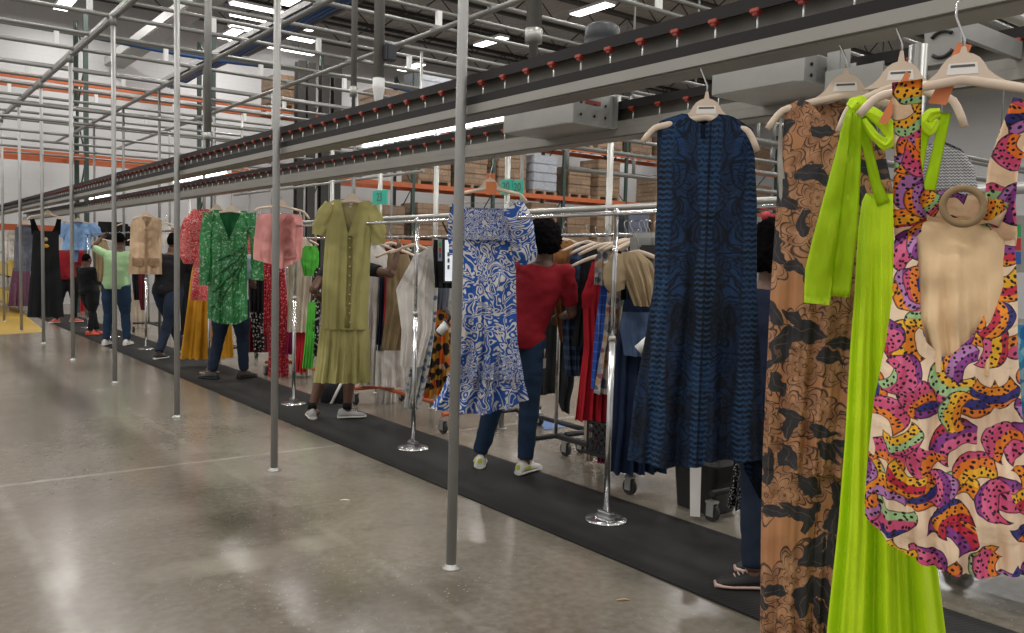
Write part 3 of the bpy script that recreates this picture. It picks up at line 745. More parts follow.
# ================================================================== cloth on hangers
UP = Vector((0, 0, 1))
def frame(A, yaw=0.):
    n = EYE-A; n.z = 0; n.normalize(); n = Matrix.Rotation(math.radians(yaw), 3, 'Z') @ n
    eu = UP.cross(n); eu.normalize()        # points to the right as seen from the camera
    return n, eu
class G:
    """one hanging garment: its plane through A, facing the camera turned by yaw"""
    def __init__(s, px, py, X, yaw=0., name='dress', label='', cat='dress', group=None, pz=None):
        s.A = on_x(px, py, X); s.n, s.eu = frame(s.A, yaw); s.sc = -(R3.transposed() @ (s.A-EYE)).z/F
        s.name, s.label, s.cat, s.group = name, label, cat, group
        s.root = None
    def uz(s, px, py):
        p = on_plane(px, py, s.A, s.n); return (p-s.A).dot(s.eu), p.z
    def P(s, u, z, d=0.): return Vector((s.A.x, s.A.y, 0))+s.eu*u+UP*z+s.n*d
    def pp(s, px, py, d=0.):
        u, z = s.uz(px, py); return s.P(u, z, d)
    def fin(s, o):
        if s.root is None: s.root = tag(o, s.label, s.cat, s.group)
        return o
    def sheet(s, name, mat, rows, th=.05, fold=(.012, 5, 1), neck_f=None, neck_b=None, hem=None, back=None, dn=0., nc=64, nr=44, wr=.006, seed=0, uvs=1., power=1.2, side='both'):
        """rows: (py, left px, right px) of the outline; neck_*: (s, px drop of the top edge); hem: (s, px change)"""
        R = []
        for py, a, b in rows:
            ua, za = s.uz(a, py); ub, zb = s.uz(b, py); R.append((-(za+zb)/2, ua, ub))
        zt, zb = -R[0][0], -R[-1][0]
        tl = [(r[0], r[1]) for r in R]; tr = [(r[0], r[2]) for r in R]
        u0 = 0.
        sc = s.sc
        amp, fr, ph = fold
        def surf(sgn, neck, name_, mat_):
            bm = bmesh.new(); uvl = bm.loops.layers.uv.new('UVMap'); grid = []; uvg = []
            for i in range(nr+1):
                t = i/nr; row = []; ur = []
                for j in range(nc+1):
                    q = -1+2*j/nc
                    ztop = zt-(interp(neck, q)*sc if neck else 0)
                    zbot = zb+(-interp(hem, q)*sc if hem else 0)
                    z = lerp(ztop, zbot, t)
                    a = interp(tl, -z); b = interp(tr, -z); c_, hw = (a+b)/2, (b-a)/2
                    T = (zt-z)/(zt-zb+1e-6); T = max(0., min(1.2, T))
                    x = c_+hw*q
                    d = th*(.45+.55*T)*max(0, 1-q*q)**.5*sgn
                    f = amp*(T**power)*(math.sin(fr*PI*q+ph+.6*math.sin(3*T+ph))+.55*math.sin(fr*1.73*PI*q+2.1*ph+1.5*T)+.3*math.sin(fr*3.1*PI*q+ph))
                    w = noise.noise(Vector((x*7+seed*3.1, z*5+ph, sgn*.3+seed)))*wr*2+noise.noise(Vector((x*18+seed, z*13, seed+sgn)))*wr
                    f *= (1-abs(q)**6*.5)
                    row.append(bm.verts.new(s.P(x+f*.25*(q if abs(q) < 1 else 0), z, d+f+w*(1-q**8)+dn))); ur.append((((c_-u0)+hw*q*1.05)*uvs+(0 if sgn > 0 else 3.3), z*uvs))
                grid.append(row); uvg.append(ur)
            for i in range(nr):
                for j in range(nc):
                    idx = ((i, j), (i+1, j), (i+1, j+1), (i, j+1))
                    try: f = bm.faces.new([grid[a][b] for a, b in idx])
                    except ValueError: continue
                    f.smooth = True
                    for l, (a, b) in zip(f.loops, idx): l[uvl].uv = uvg[a][b]
            return bm
        bf = surf(1, neck_f, name, mat)
        if back is None and side == 'both':
            bb = surf(-1, neck_b, name, mat)
            tmp = bpy.data.meshes.new('t'); bb.to_mesh(tmp); bb.free(); bf.from_mesh(tmp); bpy.data.meshes.remove(tmp)
        mb = MB(); mb.bm.free(); mb.bm = bf
        o = s.fin(mb.build(name, mat, s.root, fix=False))
        if back is not None:
            mb = MB(); mb.bm.free(); mb.bm = surf(-1, neck_b, name, mat)
            mb.build(back[0], back[1], s.root, fix=False)
        return o
    def sleeve(s, name, mat, path, flat=.55, dn=0., wr=.010, nseg=26, n=28, seed=0, uvs=1.):
        """path: (px, py, half width px[, off])"""
        pts = [(s.uz(a[0], a[1]), a[2]*s.sc, (a[3] if len(a) > 3 else 0.)) for a in path]
        L = [0.]
        for (p0, *_a), (p1, *_b) in zip(pts, pts[1:]): L.append(L[-1]+math.hypot(p1[0]-p0[0], p1[1]-p0[1]))
        bm = bmesh.new(); uvl = bm.loops.layers.uv.new('UVMap'); grid = []
        for i in range(nseg+1):
            l = L[-1]*i/nseg
            u = interp(list(zip(L, [p[0][0] for p in pts])), l); z = interp(list(zip(L, [p[0][1] for p in pts])), l)
            r = interp(list(zip(L, [p[1] for p in pts])), l); od = interp(list(zip(L, [p[2] for p in pts])), l)
            e = .02*L[-1]; u2 = interp(list(zip(L, [p[0][0] for p in pts])), min(L[-1], l+e)); z2 = interp(list(zip(L, [p[0][1] for p in pts])), min(L[-1], l+e))
            u1 = interp(list(zip(L, [p[0][0] for p in pts])), max(0, l-e)); z1 = interp(list(zip(L, [p[0][1] for p in pts])), max(0, l-e))
            tx, tz = u2-u1, z2-z1; m_ = math.hypot(tx, tz) or 1; nx, nz = -tz/m_, tx/m_
            row = []
            for k_ in range(n):
                a = 2*PI*k_/n; ca, sa = math.cos(a), math.sin(a)
                w = 1+wr/max(r, .01)*(noise.noise(Vector((l*14+seed, ca*1.7, sa*1.7+seed)))*1.5+.5*math.sin(5*a+l*9+seed))
                row.append((bm.verts.new(s.P(u+nx*r*ca*w, z+nz*r*ca*w, sa*r*flat*w+dn+od)), (ca*r+u, z+sa*.02)))
            grid.append(row)
        for i in range(nseg):
            for k_ in range(n):
                q = (k_+1) % n
                f = bm.faces.new((grid[i][k_][0], grid[i][q][0], grid[i+1][q][0], grid[i+1][k_][0])); f.smooth = True
                for lp, (a, b) in zip(f.loops, ((i, k_), (i, q), (i+1, q), (i+1, k_))): lp[uvl].uv = (grid[a][b][1][0]*uvs, grid[a][b][1][1]*uvs)
        mb = MB(); mb.bm.free(); mb.bm = bm
        return s.fin(mb.build(name, mat, s.root))
    def band(s, name, mat, path, th=.004, dn=0., wr=.003, nseg=24, nw=8, seed=0, uvs=1., cup=0.):
        """flat strap: (px, py, half width px[, depth offset])"""
        pts = [(s.uz(a[0], a[1]), a[2]*s.sc, (a[3] if len(a) > 3 else 0.)) for a in path]
        L = [0.]
        for (p0, *_a), (p1, *_b) in zip(pts, pts[1:]): L.append(L[-1]+math.hypot(p1[0]-p0[0], p1[1]-p0[1]))
        ch = lambda fn, l: interp(list(zip(L, [fn(p) for p in pts])), l)
        bm = bmesh.new(); uvl = bm.loops.layers.uv.new('UVMap'); gr = []
        for i in range(nseg+1):
            l = L[-1]*i/nseg; e = .06*L[-1]
            u, z, r, od = ch(lambda p: p[0][0], l), ch(lambda p: p[0][1], l), ch(lambda p: p[1], l), ch(lambda p: p[2], l)
            tx = ch(lambda p: p[0][0], min(L[-1], l+e))-ch(lambda p: p[0][0], max(0, l-e)); tz = ch(lambda p: p[0][1], min(L[-1], l+e))-ch(lambda p: p[0][1], max(0, l-e))
            m_ = math.hypot(tx, tz) or 1; nx, nz = -tz/m_, tx/m_
            row = []
            for j in range(nw+1):
                q = -1+2*j/nw
                w = noise.noise(Vector((l*16+seed, q*1.5, seed)))*wr*2+cup*q*q
                row.append((bm.verts.new(s.P(u+nx*r*q, z+nz*r*q, dn+od+w)), ((u+nx*r*q)*uvs, (z+nz*r*q)*uvs)))
            gr.append(row)
        for i in range(nseg):
            for j in range(nw):
                idx = ((i, j), (i+1, j), (i+1, j+1), (i, j+1))
                f = bm.faces.new([gr[a][b][0] for a, b in idx]); f.smooth = True
                for lp, (a, b) in zip(f.loops, idx): lp[uvl].uv = gr[a][b][1]
        bmesh.ops.solidify(bm, geom=bm.faces[:], thickness=th)
        mb = MB(); mb.bm.free(); mb.bm = bm
        return s.fin(mb.build(name, mat, s.root))
    def hanger(s, c, lt, rt, top, label, sticker=True, clips=None, dn=0., neck=None, group='hangers on the conveyors'):
        """c: px of the arm centre (underside of the neck), lt/rt: arm tips, top: hook top px"""
        u0, z0 = s.uz(*c); ul, zl = s.uz(*lt); ur, zr = s.uz(*rt); ut, zt = s.uz(*top)
        hh = neck if neck else .055
        e = empty('hanger', s.P(u0, z0, dn), label, 'hanger', group)
        pts = []; rad = []
        for i in range(33):
            q = -1+i/16
            if q < 0: uu = lerp(u0, ul, -q); drop = z0-zl
            else: uu = lerp(u0, ur, q); drop = z0-zr
            a = abs(q)
            zz = z0-drop*(.52*a**1.12+.48*max(0., (a-.78)/.22)**1.6)
            pts.append(s.P(uu, zz, dn+.018*a*a)); rad.append((.0075, lerp(.013, .0105, a)))
        MB().tube(pts, rad, 10, up=tuple(UP)).build('arms', M['hanger'], e)
        W_ = .062
        pr_ = [(1.5, -.012), (1.1, .004), (.86, .018), (.72, .034), (.56, .047), (.34, .056), (.14, .060), (.07, hh+.008)]
        prof = [(-W_*a, b) for a, b in pr_]+[(W_*a, b) for a, b in reversed(pr_)]+[(0, -.004)]
        MB().prism([s.P(u0+a, z0+b, dn-.006) for a, b in prof], s.n*.012).build('neck_plate', M['hanger'], e)
        sh = .02
        hk = [s.P(u0, z0+hh, dn), s.P(u0, z0+hh+.03, dn), s.P(lerp(u0, ut, .6), lerp(z0+hh+.03, zt, .35), dn), s.P(ut, lerp(z0+hh+.03, zt, .6), dn), s.P(ut, zt-.005, dn), s.P(ut+.004, zt+.006, dn-.004), s.P(ut+.012, zt+.008, dn-.008)]
        MB().tube(hk, .0032, 8).build('hook', M['chrome'], e)
        if sticker:
            st = MB().prism([s.P(u0+a, z0+b, dn+.0063) for a, b in ((-.034, .010), (.034, .010), (.030, .036), (-.030, .036))], s.n*.0006).build('sticker', M['sticker'], e)
            k_ = MB().prism([s.P(u0+a, z0+b, dn+.007) for a, b in ((-.026, .026), (.026, .026), (.025, .032), (-.025, .032))], s.n*.0004).build('printed_bar', M['ink'], e); k_.parent = st
        if clips:
            b0, b1 = clips
            MB().tube([s.pp(b0[0], b0[1], dn), s.pp(b1[0], b1[1], dn)], .0022, 6).build('clip_bar', M['chrome'], e)
            for px, py in clips:
                p = s.pp(px, py, dn+.012)
                MB().box(p, (.012, .012, .04), bev=.002).build('clip', M['chrome'], e)
        return e

# ------------------------------------------------------------------ the four nearest garments (near conveyor)
X1 = 2.285
g = G(708, 200, X1, 0, 'damask_dress', 'sleeveless navy and black damask-print dress hanging on the near conveyor', 'dress')
g.sheet('damask_dress', M['damask'], [(113, 672, 736), (118, 660, 748), (130, 657, 753), (160, 657, 755), (200, 657, 757), (235, 655, 757), (285, 654, 757), (340, 645, 760), (400, 634, 763), (466, 627, 765)],
        th=.05, fold=(.020, 3.2, .8), neck_f=[(-1, 8), (-.62, 1), (-.42, 2), (-.15, 10), (0, 13), (.15, 9), (.4, 2), (.62, 3), (1, 16)], neck_b=[(-1, 8), (-.6, 0), (0, 2), (.6, 1), (1, 16)], hem=[(-1, -1), (-.3, 1), (.1, -3), (.12, -9), (1, -12)], wr=.004, power=1.5, nc=80, nr=60, uvs=1.)
g.band('back_zip', M['dblue'], [(703, 126, 2.5), (703, 140, 2)], dn=.034)
g.band('dress_tie_panel', M['damask'], [(750, 440, 11, -.02), (756, 470, 11, -.02), (763, 500, 3, -.02)], dn=0.)
g.hanger((706, 117), (643, 143), (757, 152), (700, 50), 'beige plastic hanger holding the navy damask dress', neck=.075)

g = G(825, 200, X1+.02, 0, 'floral_jumpsuit', 'tan jumpsuit with black peony print hanging beside the lime green dress', 'jumpsuit')
g.sheet('floral_jumpsuit', M['peony'], [(98, 796, 842), (104, 786, 856), (118, 784, 872), (150, 782, 884), (190, 777, 893), (225, 775, 895), (300, 770, 890), (360, 767, 880), (420, 764, 872), (470, 762, 866)],
        th=.06, fold=(.014, 4.3, .4), neck_f=[(-1, 12), (-.75, 0), (-.3, 6), (.0, 26), (.35, 34), (.6, 28), (.85, 14), (1, 30)], neck_b=[(-1, 12), (-.7, 0), (0, 6), (.7, 2), (1, 20)], wr=.006, nc=72, nr=50)
g.sheet('trouser_leg', M['peony'], [(448, 763, 822), (529, 761, 816), (633, 760, 812), (690, 760, 812)], th=.07, fold=(.014, 2.6, 2.), dn=.01, seed=3, nc=48)
g.sheet('trouser_leg', M['peony'], [(448, 806, 868), (529, 806, 862), (633, 802, 856), (690, 800, 856)], th=.07, fold=(.016, 3.1, .5), dn=-.02, seed=5, nc=48)
g.band('armhole_facing', M['white'], [(781, 118, 1.2), (780, 160, 2.6), (783, 195, 4), (790, 218, 4), (797, 220, 2)], dn=.014, cup=.004)
g.hanger((845, 95), (768, 130), (912, 128), (838, 22), 'beige plastic hanger holding the tan peony-print jumpsuit', neck=.07)

g = G(885, 250, X1-.02, 0, 'halter_dress', 'lime green tie-strap maxi dress hanging in front of the tan jumpsuit', 'dress')
g.sheet('halter_dress', M['lime'], [(193, 866, 899), (200, 862, 900), (230, 858, 904), (300, 854, 908), (350, 850, 912), (440, 845, 918), (530, 838, 934), (633, 827, 948), (700, 822, 952)], th=.06,
        fold=(.030, 3.3, .3), neck_f=[(-1, 0), (-.2, 8), (.5, 2), (1, 0)], wr=.004, power=1.0, nc=110, nr=60)
g.band('tie_end', M['lime'], [(853, 112, 5, .03), (845, 160, 9, .035), (833, 220, 13, .035), (822, 270, 15, .035), (818, 303, 12, .035)], dn=.03, cup=-.008, wr=.006)
g.band('tie_end', M['lime'], [(858, 114, 4, .02), (854, 170, 7, .03), (849, 230, 9, .03), (841, 296, 9, .03)], dn=.03, cup=.01, wr=.006, seed=4)
g.band('strap', M['lime'], [(860, 118, 5, .01), (868, 150, 4.5), (876, 185, 5), (884, 205, 6)], dn=.03)
g.band('strap', M['lime'], [(926, 118, 6, 0), (921, 150, 5, -.01), (914, 190, 5, -.01), (905, 225, 6, -.01)], dn=.0)
g.sleeve('bow_loop', M['lime'], [(860, 112, 4), (872, 116, 6), (886, 126, 6.5), (892, 140, 6), (886, 148, 5.5), (874, 138, 4), (864, 122, 3)], flat=.9, dn=.045, wr=.003)
g.sleeve('knot', M['lime'], [(852, 112, 6), (858, 106, 8), (866, 110, 6)], flat=.9, dn=.045, wr=.003, nseg=10)
g.sleeve('bow_loop', M['lime'], [(940, 112, 4), (930, 114, 6), (924, 122, 5.5), (930, 132, 4), (938, 120, 3)], flat=.9, dn=.0, wr=.003)
g.band('tie_end', M['lime'], [(946, 112, 5), (938, 150, 5), (930, 185, 6), (926, 205, 4)], dn=-.01, seed=7)
g.hanger((900, 84), (839, 133), (964, 128), (896, 12), 'beige plastic hanger holding the lime green dress', neck=.08)

gb = g = G(955, 250, X1-.20, 0, 'backless_romper', 'colourful banana-print romper with open back and khaki ring, nearest at right', 'romper')
g.sheet('backless_romper', M['banana'], [(214, 893, 1012), (240, 894, 1015), (300, 892, 1018), (344, 886, 1018), (410, 873, 1023), (470, 867, 1030), (512, 864, 1034), (566, 866, 1036)],
        th=.055, fold=(.012, 5.6, 1.1), neck_f=[(-1, 2), (-.60, 22), (-.56, 60), (-.50, 100), (-.36, 128), (-.10, 142), (.02, 140), (.30, 122), (.55, 92), (.76, 50), (.80, 22), (1, 0)],
        neck_b=[(-1, 0), (1, 0)], hem=[(-1, -40), (-.75, -22), (-.5, -10), (0, 1), (.4, -2), (1, -9)], back=('lining', M['lining']), wr=.014, nc=90, nr=60, uvs=1.)
g.sheet('back_lining', M['lining'], [(222, 910, 1003), (260, 909, 1006), (330, 910, 1006), (372, 920, 1000)], th=.03, fold=(.012, 3.2, .7), side='front', dn=.004, wr=.016, seed=4)
g.band('strap', M['banana'], [(908, 84, 14, 0), (908, 115, 13), (908, 160, 12), (910, 200, 15), (911, 235, 15, -.02), (911, 262, 12, -.10)], dn=.04, uvs=1., wr=.004)
g.band('strap', M['banana'], [(1028, 104, 14), (1014, 135, 13), (1002, 170, 13), (999, 205, 13), (1004, 235, 11, -.02), (1005, 262, 9, -.10)], dn=.04, uvs=1., wr=.004, seed=3)
g.band('twist_band', M['banana'], [(922, 196, 6), (936, 204, 14), (950, 206, 14), (963, 207, 11), (976, 208, 14), (990, 212, 16), (1004, 216, 13)], dn=.048, uvs=1.3, cup=-.012)
rc = [g.pp(963+20*math.cos(2*PI*i/36), 208+17.5*math.sin(2*PI*i/36), .064) for i in range(37)]
g.fin(MB().tube(rc, .0085, 12, cap=False).build('ring', M['ringcord'], g.root))
g.hanger((962, 79), (860, 116), (1055, 116), (957, 2), 'large beige plastic hanger holding the banana-print romper', neck=.066)
def card(g, pts, label, dn=.012):
    return tag(MB().prism([g.pp(a, b, dn) for a, b in pts], g.n*.0012).build('orange_tag', M['ortag']), label, 'tag', 'orange tags on hangers')
card(g, [(957, 43), (971, 45), (969, 56), (954, 52)], 'upper flap of the orange card tag looped round the banana romper hanger', .009) if False else None
e = empty('orange_tag', g.pp(945, 100, 0), 'orange card tag looped over the banana-print romper hanger', 'tag', 'orange tags on hangers')
MB().prism([g.pp(a, b, -.012) for a, b in ((958, 41), (972, 44), (958, 78), (940, 78))], g.n*.0012).build('back_flap', M['ortag'], e)
MB().prism([g.pp(a, b, -.016) for a, b in ((941, 76), (957, 78), (946, 104), (928, 102))], g.n*.0012).build('front_flap', M['ortag'], e)
e = empty('orange_tag', g.pp(885, 110, 0), 'orange card tag on the lime green dress hanger', 'tag', 'orange tags on hangers')
MB().prism([g.pp(a, b, -.20) for a, b in ((902, 54), (907, 58), (882, 112), (872, 110))], g.n*.0012).build('flap', M['ortag'], e)

# grey knit, aqua garment and tablet behind the romper
g = G(950, 170, 4.3, 0, 'knit_sweater', 'grey cable-knit sweater hanging behind the romper shoulder straps', 'sweater', None)
g.sheet('knit_sweater', M['knit'], [(142, 930, 945), (150, 925, 962), (168, 922, 974), (190, 922, 978), (300, 922, 980)], th=.05, neck_f=[(-1, 4), (0, 0), (1, 12)])
g = G(1014, 380, 3.1, 0, 'aqua_dress', 'aqua blue printed garment at the right edge beside the romper', 'dress')
g.sheet('aqua_dress', M['aqua'], [(325, 1008, 1045), (380, 1009, 1050), (420, 1010, 1055), (470, 1006, 1058)], th=.05)
# ------------------------------------------------------------------ garments hanging on the far conveyor
X2 = 3.20
# blue swirl dress
g = G(485, 300, X2, 0, 'swirl_dress', 'long blue and white swirl-print dress with puff sleeves behind the nearest pole', 'dress')
g.sheet('swirl_dress', M['swirl'], [(238, 463, 515), (260, 463, 516), (290, 463, 516), (330, 462, 517), (352, 460, 518), (372, 450, 522), (395, 440, 528), (404, 433, 531), (411, 430, 533)],
        th=.07, fold=(.030, 4.4, .9), hem=[(-1, -2), (-.5, 0), (0, 2), (.6, -6), (1, -14)], neck_f=[(-1, 0), (1, 0)], wr=.008, nc=90, nr=60, power=1.6)
g.sheet('smocked_bodice', M['swirlfine'], [(208, 466, 509), (212, 462, 513), (240, 463, 515)], th=.06, fold=(.004, 9, 0), neck_f=[(-1, 0), (-.9, 2), (.9, 2), (1, 0)], nc=60, nr=16)
g.sheet('gathered_tier', M['swirlfine'], [(344, 462, 518), (360, 455, 521), (378, 448, 524)], th=.085, fold=(.030, 4.4, .9), nc=80, nr=16, power=.4)
g.sleeve('sleeve', M['swirl'], [(513, 206, 10), (518, 218, 13), (523, 238, 13), (526, 255, 11), (528, 264, 7)], dn=.02, seed=2)
g.sleeve('sleeve', M['swirl'], [(460, 206, 6), (456, 218, 6), (454, 238, 5.5), (455, 255, 5)], dn=.0, seed=4)
g.hanger((490, 188), (454, 203), (527, 203), (493, 158), 'beige hanger with an orange tag holding the blue swirl-print dress', neck=.06, clips=((462, 203), (517, 203)), sticker=False)
e = empty('orange_tag', g.pp(491, 195, 0), 'orange card tag hanging on the blue swirl dress hanger', 'tag', 'orange tags on hangers')
MB().prism([g.pp(a, b, .014) for a, b in ((486, 182), (496, 182), (496, 195), (486, 195))], g.n*.0012).build('front_flap', M['ortag'], e)
MB().prism([g.pp(a, b, -.014) for a, b in ((486.5, 173), (495, 173), (495, 186), (486.5, 186))], g.n*.0012).build('back_flap', M['ortag'], e)
# olive dress
g = G(347, 280, X2, 0, 'olive_dress', 'olive green short-sleeved maxi dress with buttons down the front', 'dress')
g.sheet('olive_dress', M['olive'], [(200, 329, 376), (206, 325, 377), (240, 325, 371), (290, 322, 369), (329, 321, 368)], th=.07, fold=(.010, 3.3, .4),
        neck_f=[(-1, 4), (-.75, 0), (-.42, 2), (-.02, 35), (.3, 2), (.7, 0), (1, 6)], neck_b=[(-1, 4), (-.7, 0), (-.3, -1), (.3, 0), (.7, 0), (1, 6)], back=('dress_back', M['oliveb']), wr=.007)
g.sheet('ruffle_tier', M['olive'], [(327, 320, 369), (345, 318, 370), (365, 316, 370), (382, 313, 371)], th=.09, fold=(.022, 5.5, .2), nc=80, power=.7, wr=.006)
g.sleeve('sleeve', M['olive'], [(331, 204, 6), (325, 214, 7.5), (320, 226, 7), (318, 235, 5.5)], dn=.01, seed=1)
g.sleeve('sleeve', M['olive'], [(372, 206, 6), (375, 216, 7.5), (378, 230, 7.5), (378, 244, 6)], dn=.01, seed=3)
pl = g.band('button_placket', M['olive'], [(350, 236, 2.4), (349, 280, 2.4), (347, 327, 2.4)], dn=.080)
for i in range(10): MB().ball(g.pp(349.8-.02*i, 239+i*9.2, .09), (.008, .008, .008), 8).build('button', M['tan'], g.root)
MB().prism([g.pp(a, b, -.035) for a, b in ((348, 203), (356, 203), (356, 207), (348, 207))], g.n*.001).build('neck_label', M['sticker'], g.root)
g.hanger((352, 201), (331, 206), (374, 208), (352, 172), 'beige hanger inside the neck of the olive dress', neck=.05, sticker=False)
# pink shorts
g = G(281, 235, X2, 0, 'pink_shorts', 'pink satin ruched mini skirt clipped to a hanger', 'skirt')
g.sheet('pink_skirt', M['pink'], [(214, 258, 302), (224, 256, 303), (240, 254, 303), (256, 253, 302), (266, 254, 300)], th=.07, fold=(.016, 3.4, 1.), hem=[(-1, -6), (-.3, -2), (.2, 3), (1, -8)], wr=.012)
g.band('ruched_drape', M['pink'], [(291, 216, 4), (285, 226, 5), (287, 240, 6), (290, 258, 7)], dn=.085, wr=.012, cup=-.01)
g.root.name = 'pink_skirt'
g.hanger((281, 206), (254, 212), (309, 219), (281, 184), 'beige hanger with metal clips holding the pink skirt', sticker=False, clips=((260, 213), (300, 214)))
# green sequin dress
g = G(229, 265, X2, 0, 'sequin_dress', 'emerald green sequin wrap dress with long sleeves and deep V neck', 'dress')
g.sheet('sequin_dress', M['sequin'], [(210, 210, 250), (216, 207, 252), (240, 208, 248), (262, 209, 247), (290, 208, 247), (322, 207, 248)], th=.10, fold=(.022, 3.1, 1.5),
        neck_f=[(-1, 4), (-.8, 0), (-.55, 1), (.05, 30), (.5, 2), (.8, 0), (1, 6)], neck_b=[(-1, 4), (-.7, 0), (0, 2), (.7, 0), (1, 6)], back=('dress_back', M['green_in']), hem=[(-1, -4), (-.4, 1), (.4, 2), (1, -4)], wr=.012)
g.sleeve('sleeve', M['sequin'], [(209, 213, 5), (206, 232, 5), (205, 260, 5), (204, 285, 4.5)], dn=.04, seed=2)
g.sleeve('sleeve', M['sequin'], [(250, 213, 5), (255, 235, 5.5), (258, 258, 6), (257, 280, 6)], dn=.02, seed=6)
for i in range(4): g.band('wrap_fold', M['sequin'], [(246-i, 244+i*6, 1.6), (236, 252+i*8, 2.0), (222, 258+i*13, 1.6), (213, 262+i*15, 1)], dn=.105, seed=i, cup=-.012)
g.hanger((231, 211), (210, 217), (252, 218), (232, 184), 'beige hanger at the neck of the green sequin dress', neck=.055, sticker=False)
# red paisley blouse and mustard skirt behind it
g = G(203, 255, X2+.02, 0, 'paisley_blouse', 'red and white paisley puff-sleeve blouse left of the green sequin dress', 'blouse')
g.sheet('paisley_blouse', M['redswirl'], [(209, 200, 236), (216, 193, 240), (245, 194, 240), (270, 193, 240), (301, 190, 240)], th=.08, fold=(.014, 4, .3), dn=-.14, neck_f=[(-1, 5), (-.6, 0), (0, 4), (.6, 0), (1, 5)], wr=.01)
g.sleeve('sleeve', M['redswirl'], [(200, 211, 6), (193, 224, 10), (189, 244, 9.5), (188, 258, 7.5), (188, 264, 4)], dn=-.13, seed=2)
g.sleeve('sleeve', M['redswirl'], [(240, 213, 6), (247, 230, 8), (249, 252, 7), (249, 268, 4)], dn=-.16, seed=2)
g.hanger((217, 209), (198, 216), (238, 216), (216, 184), 'beige hanger holding the red and white paisley blouse', sticker=False, dn=-.14)
g = G(203, 310, X2+.24, 0, 'mustard_skirt', 'long mustard yellow skirt with a scalloped hem under the paisley blouse', 'skirt')
g.sheet('mustard_skirt', M['mustard'], [(262, 194, 226), (275, 191, 228), (300, 188, 230), (330, 184, 232), (359, 180, 234)], th=.10, fold=(.035, 4, .9), hem=[(-1+i*.125, (0 if i % 2 else -1.8)) for i in range(17)], wr=.008)
# beige vest
g = G(146, 245, 3.10, 0, 'knit_vest', 'beige knitted sleeveless vest with pockets, high beside the green polo', 'vest')
g.sheet('knit_vest', M['vest'], [(216, 136, 158), (219, 131, 163), (240, 130, 161), (258, 129, 162), (274, 128, 163)], th=.10, fold=(.012, 3, 1.), neck_f=[(-1, 8), (-.7, 1), (-.4, 0), (0, 12), (.4, 0), (.7, 1), (1, 8)], neck_b=[(-1, 8), (-.5, 0), (.5, 0), (1, 8)], wr=.012)
for a in (134, 150): g.band('pocket', M['vest'], [(a+4, 258, 5), (a+4, 266, 5)], dn=.115)
g.band('front_edge', M['vest'], [(146, 229, 1.2), (146, 273, 1.2)], dn=.112)
g.hanger((146, 216), (133, 220), (162, 221), (146, 202), 'pale hanger holding the beige knit vest', sticker=False)
# sky blue cropped shirt
g = G(78, 235, X2, 0, 'cropped_shirt', 'light blue cropped short-sleeved shirt on a hanger, left of the green polo', 'shirt')
g.sheet('cropped_shirt', M['skyblue'], [(222, 66, 90), (225, 61, 95), (240, 63, 91), (250, 62, 91)], th=.10, fold=(.012, 3, .5), neck_f=[(-1, 3), (-.4, 0), (0, 5), (.4, 0), (1, 3)], wr=.012)
g.sleeve('sleeve', M['skyblue'], [(66, 224, 4), (62, 232, 4.5), (60, 237, 3.5)], dn=.03)
g.sleeve('sleeve', M['skyblue'], [(91, 224, 4), (95, 230, 5), (98, 236, 4)], dn=.03)
g.band('shirt_tail', M['skyblue'], [(76, 250, 2.5), (76, 262, 1.5)], dn=.03)
g.hanger((78, 221), (64, 225), (92, 226), (78, 210), 'pale hanger holding the light blue cropped shirt', sticker=False)
# black dress on the near conveyor
g = G(46, 270, X1, 0, 'black_dress', 'sleeveless black velvet dress with a pale keyhole ornament, far left', 'dress')
g.sheet('black_dress', M['blackv'], [(231, 33, 59), (250, 32, 59), (265, 31, 60), (290, 29, 62), (317, 27, 64)], th=.08, fold=(.012, 3, 1), neck_f=[(-1, 0), (-.6, 0), (0, 3), (.6, 0), (1, 0)])
g.band('strap', M['blackv'], [(32, 219, 2), (34, 226, 2.6), (36, 234, 4)], dn=.0); g.band('strap', M['blackv'], [(59, 219, 2), (58, 226, 2.6), (56, 234, 4)], dn=.0)
MB().ball(g.pp(45.5, 239.5, .08), (.035, .012, .032), 12).build('keyhole', M['tan'], g.root)
MB().ball(g.pp(45.5, 246, .085), (.05, .012, .03), 12).build('brooch', M['mustard'], g.root)
g.hanger((48, 214), (26, 221), (64, 222), (47, 205), 'large pale hanger holding the black velvet dress', sticker=False)
# far left garments
g = G(24, 250, 2.62, 0, 'chambray_tee', 'grey chambray top hanging left of the black dress', 'top')
g.sheet('chambray_tee', M['greyd'], [(225, 18, 31), (229, 15, 34), (250, 14, 33), (271, 14, 33)], th=.10, fold=(.015, 3, 1), neck_f=[(-1, 3), (0, 2), (1, 3)], wr=.01)
g.hanger((25, 223), (17, 227), (33, 227), (25, 210), 'pale hanger holding the grey chambray top', sticker=False)
g = G(10, 240, 2.55, 0, 'white_blouse', 'white blouse hanging at the far left edge', 'blouse')
g.sheet('white_blouse', M['white'], [(225, 8, 18), (230, 4, 18), (245, 3, 17), (257, 4, 15)], th=.12, fold=(.02, 3, 1), wr=.02)
g = G(20, 290, 2.68, 0, 'sheer_skirt', 'dusty purple sheer skirt below the grey chambray top', 'skirt')
g.sheet('sheer_skirt', M['purple'], [(268, 13, 30), (285, 10, 30), (306, 8, 30)], th=.10, fold=(.03, 4, 1), wr=.01)

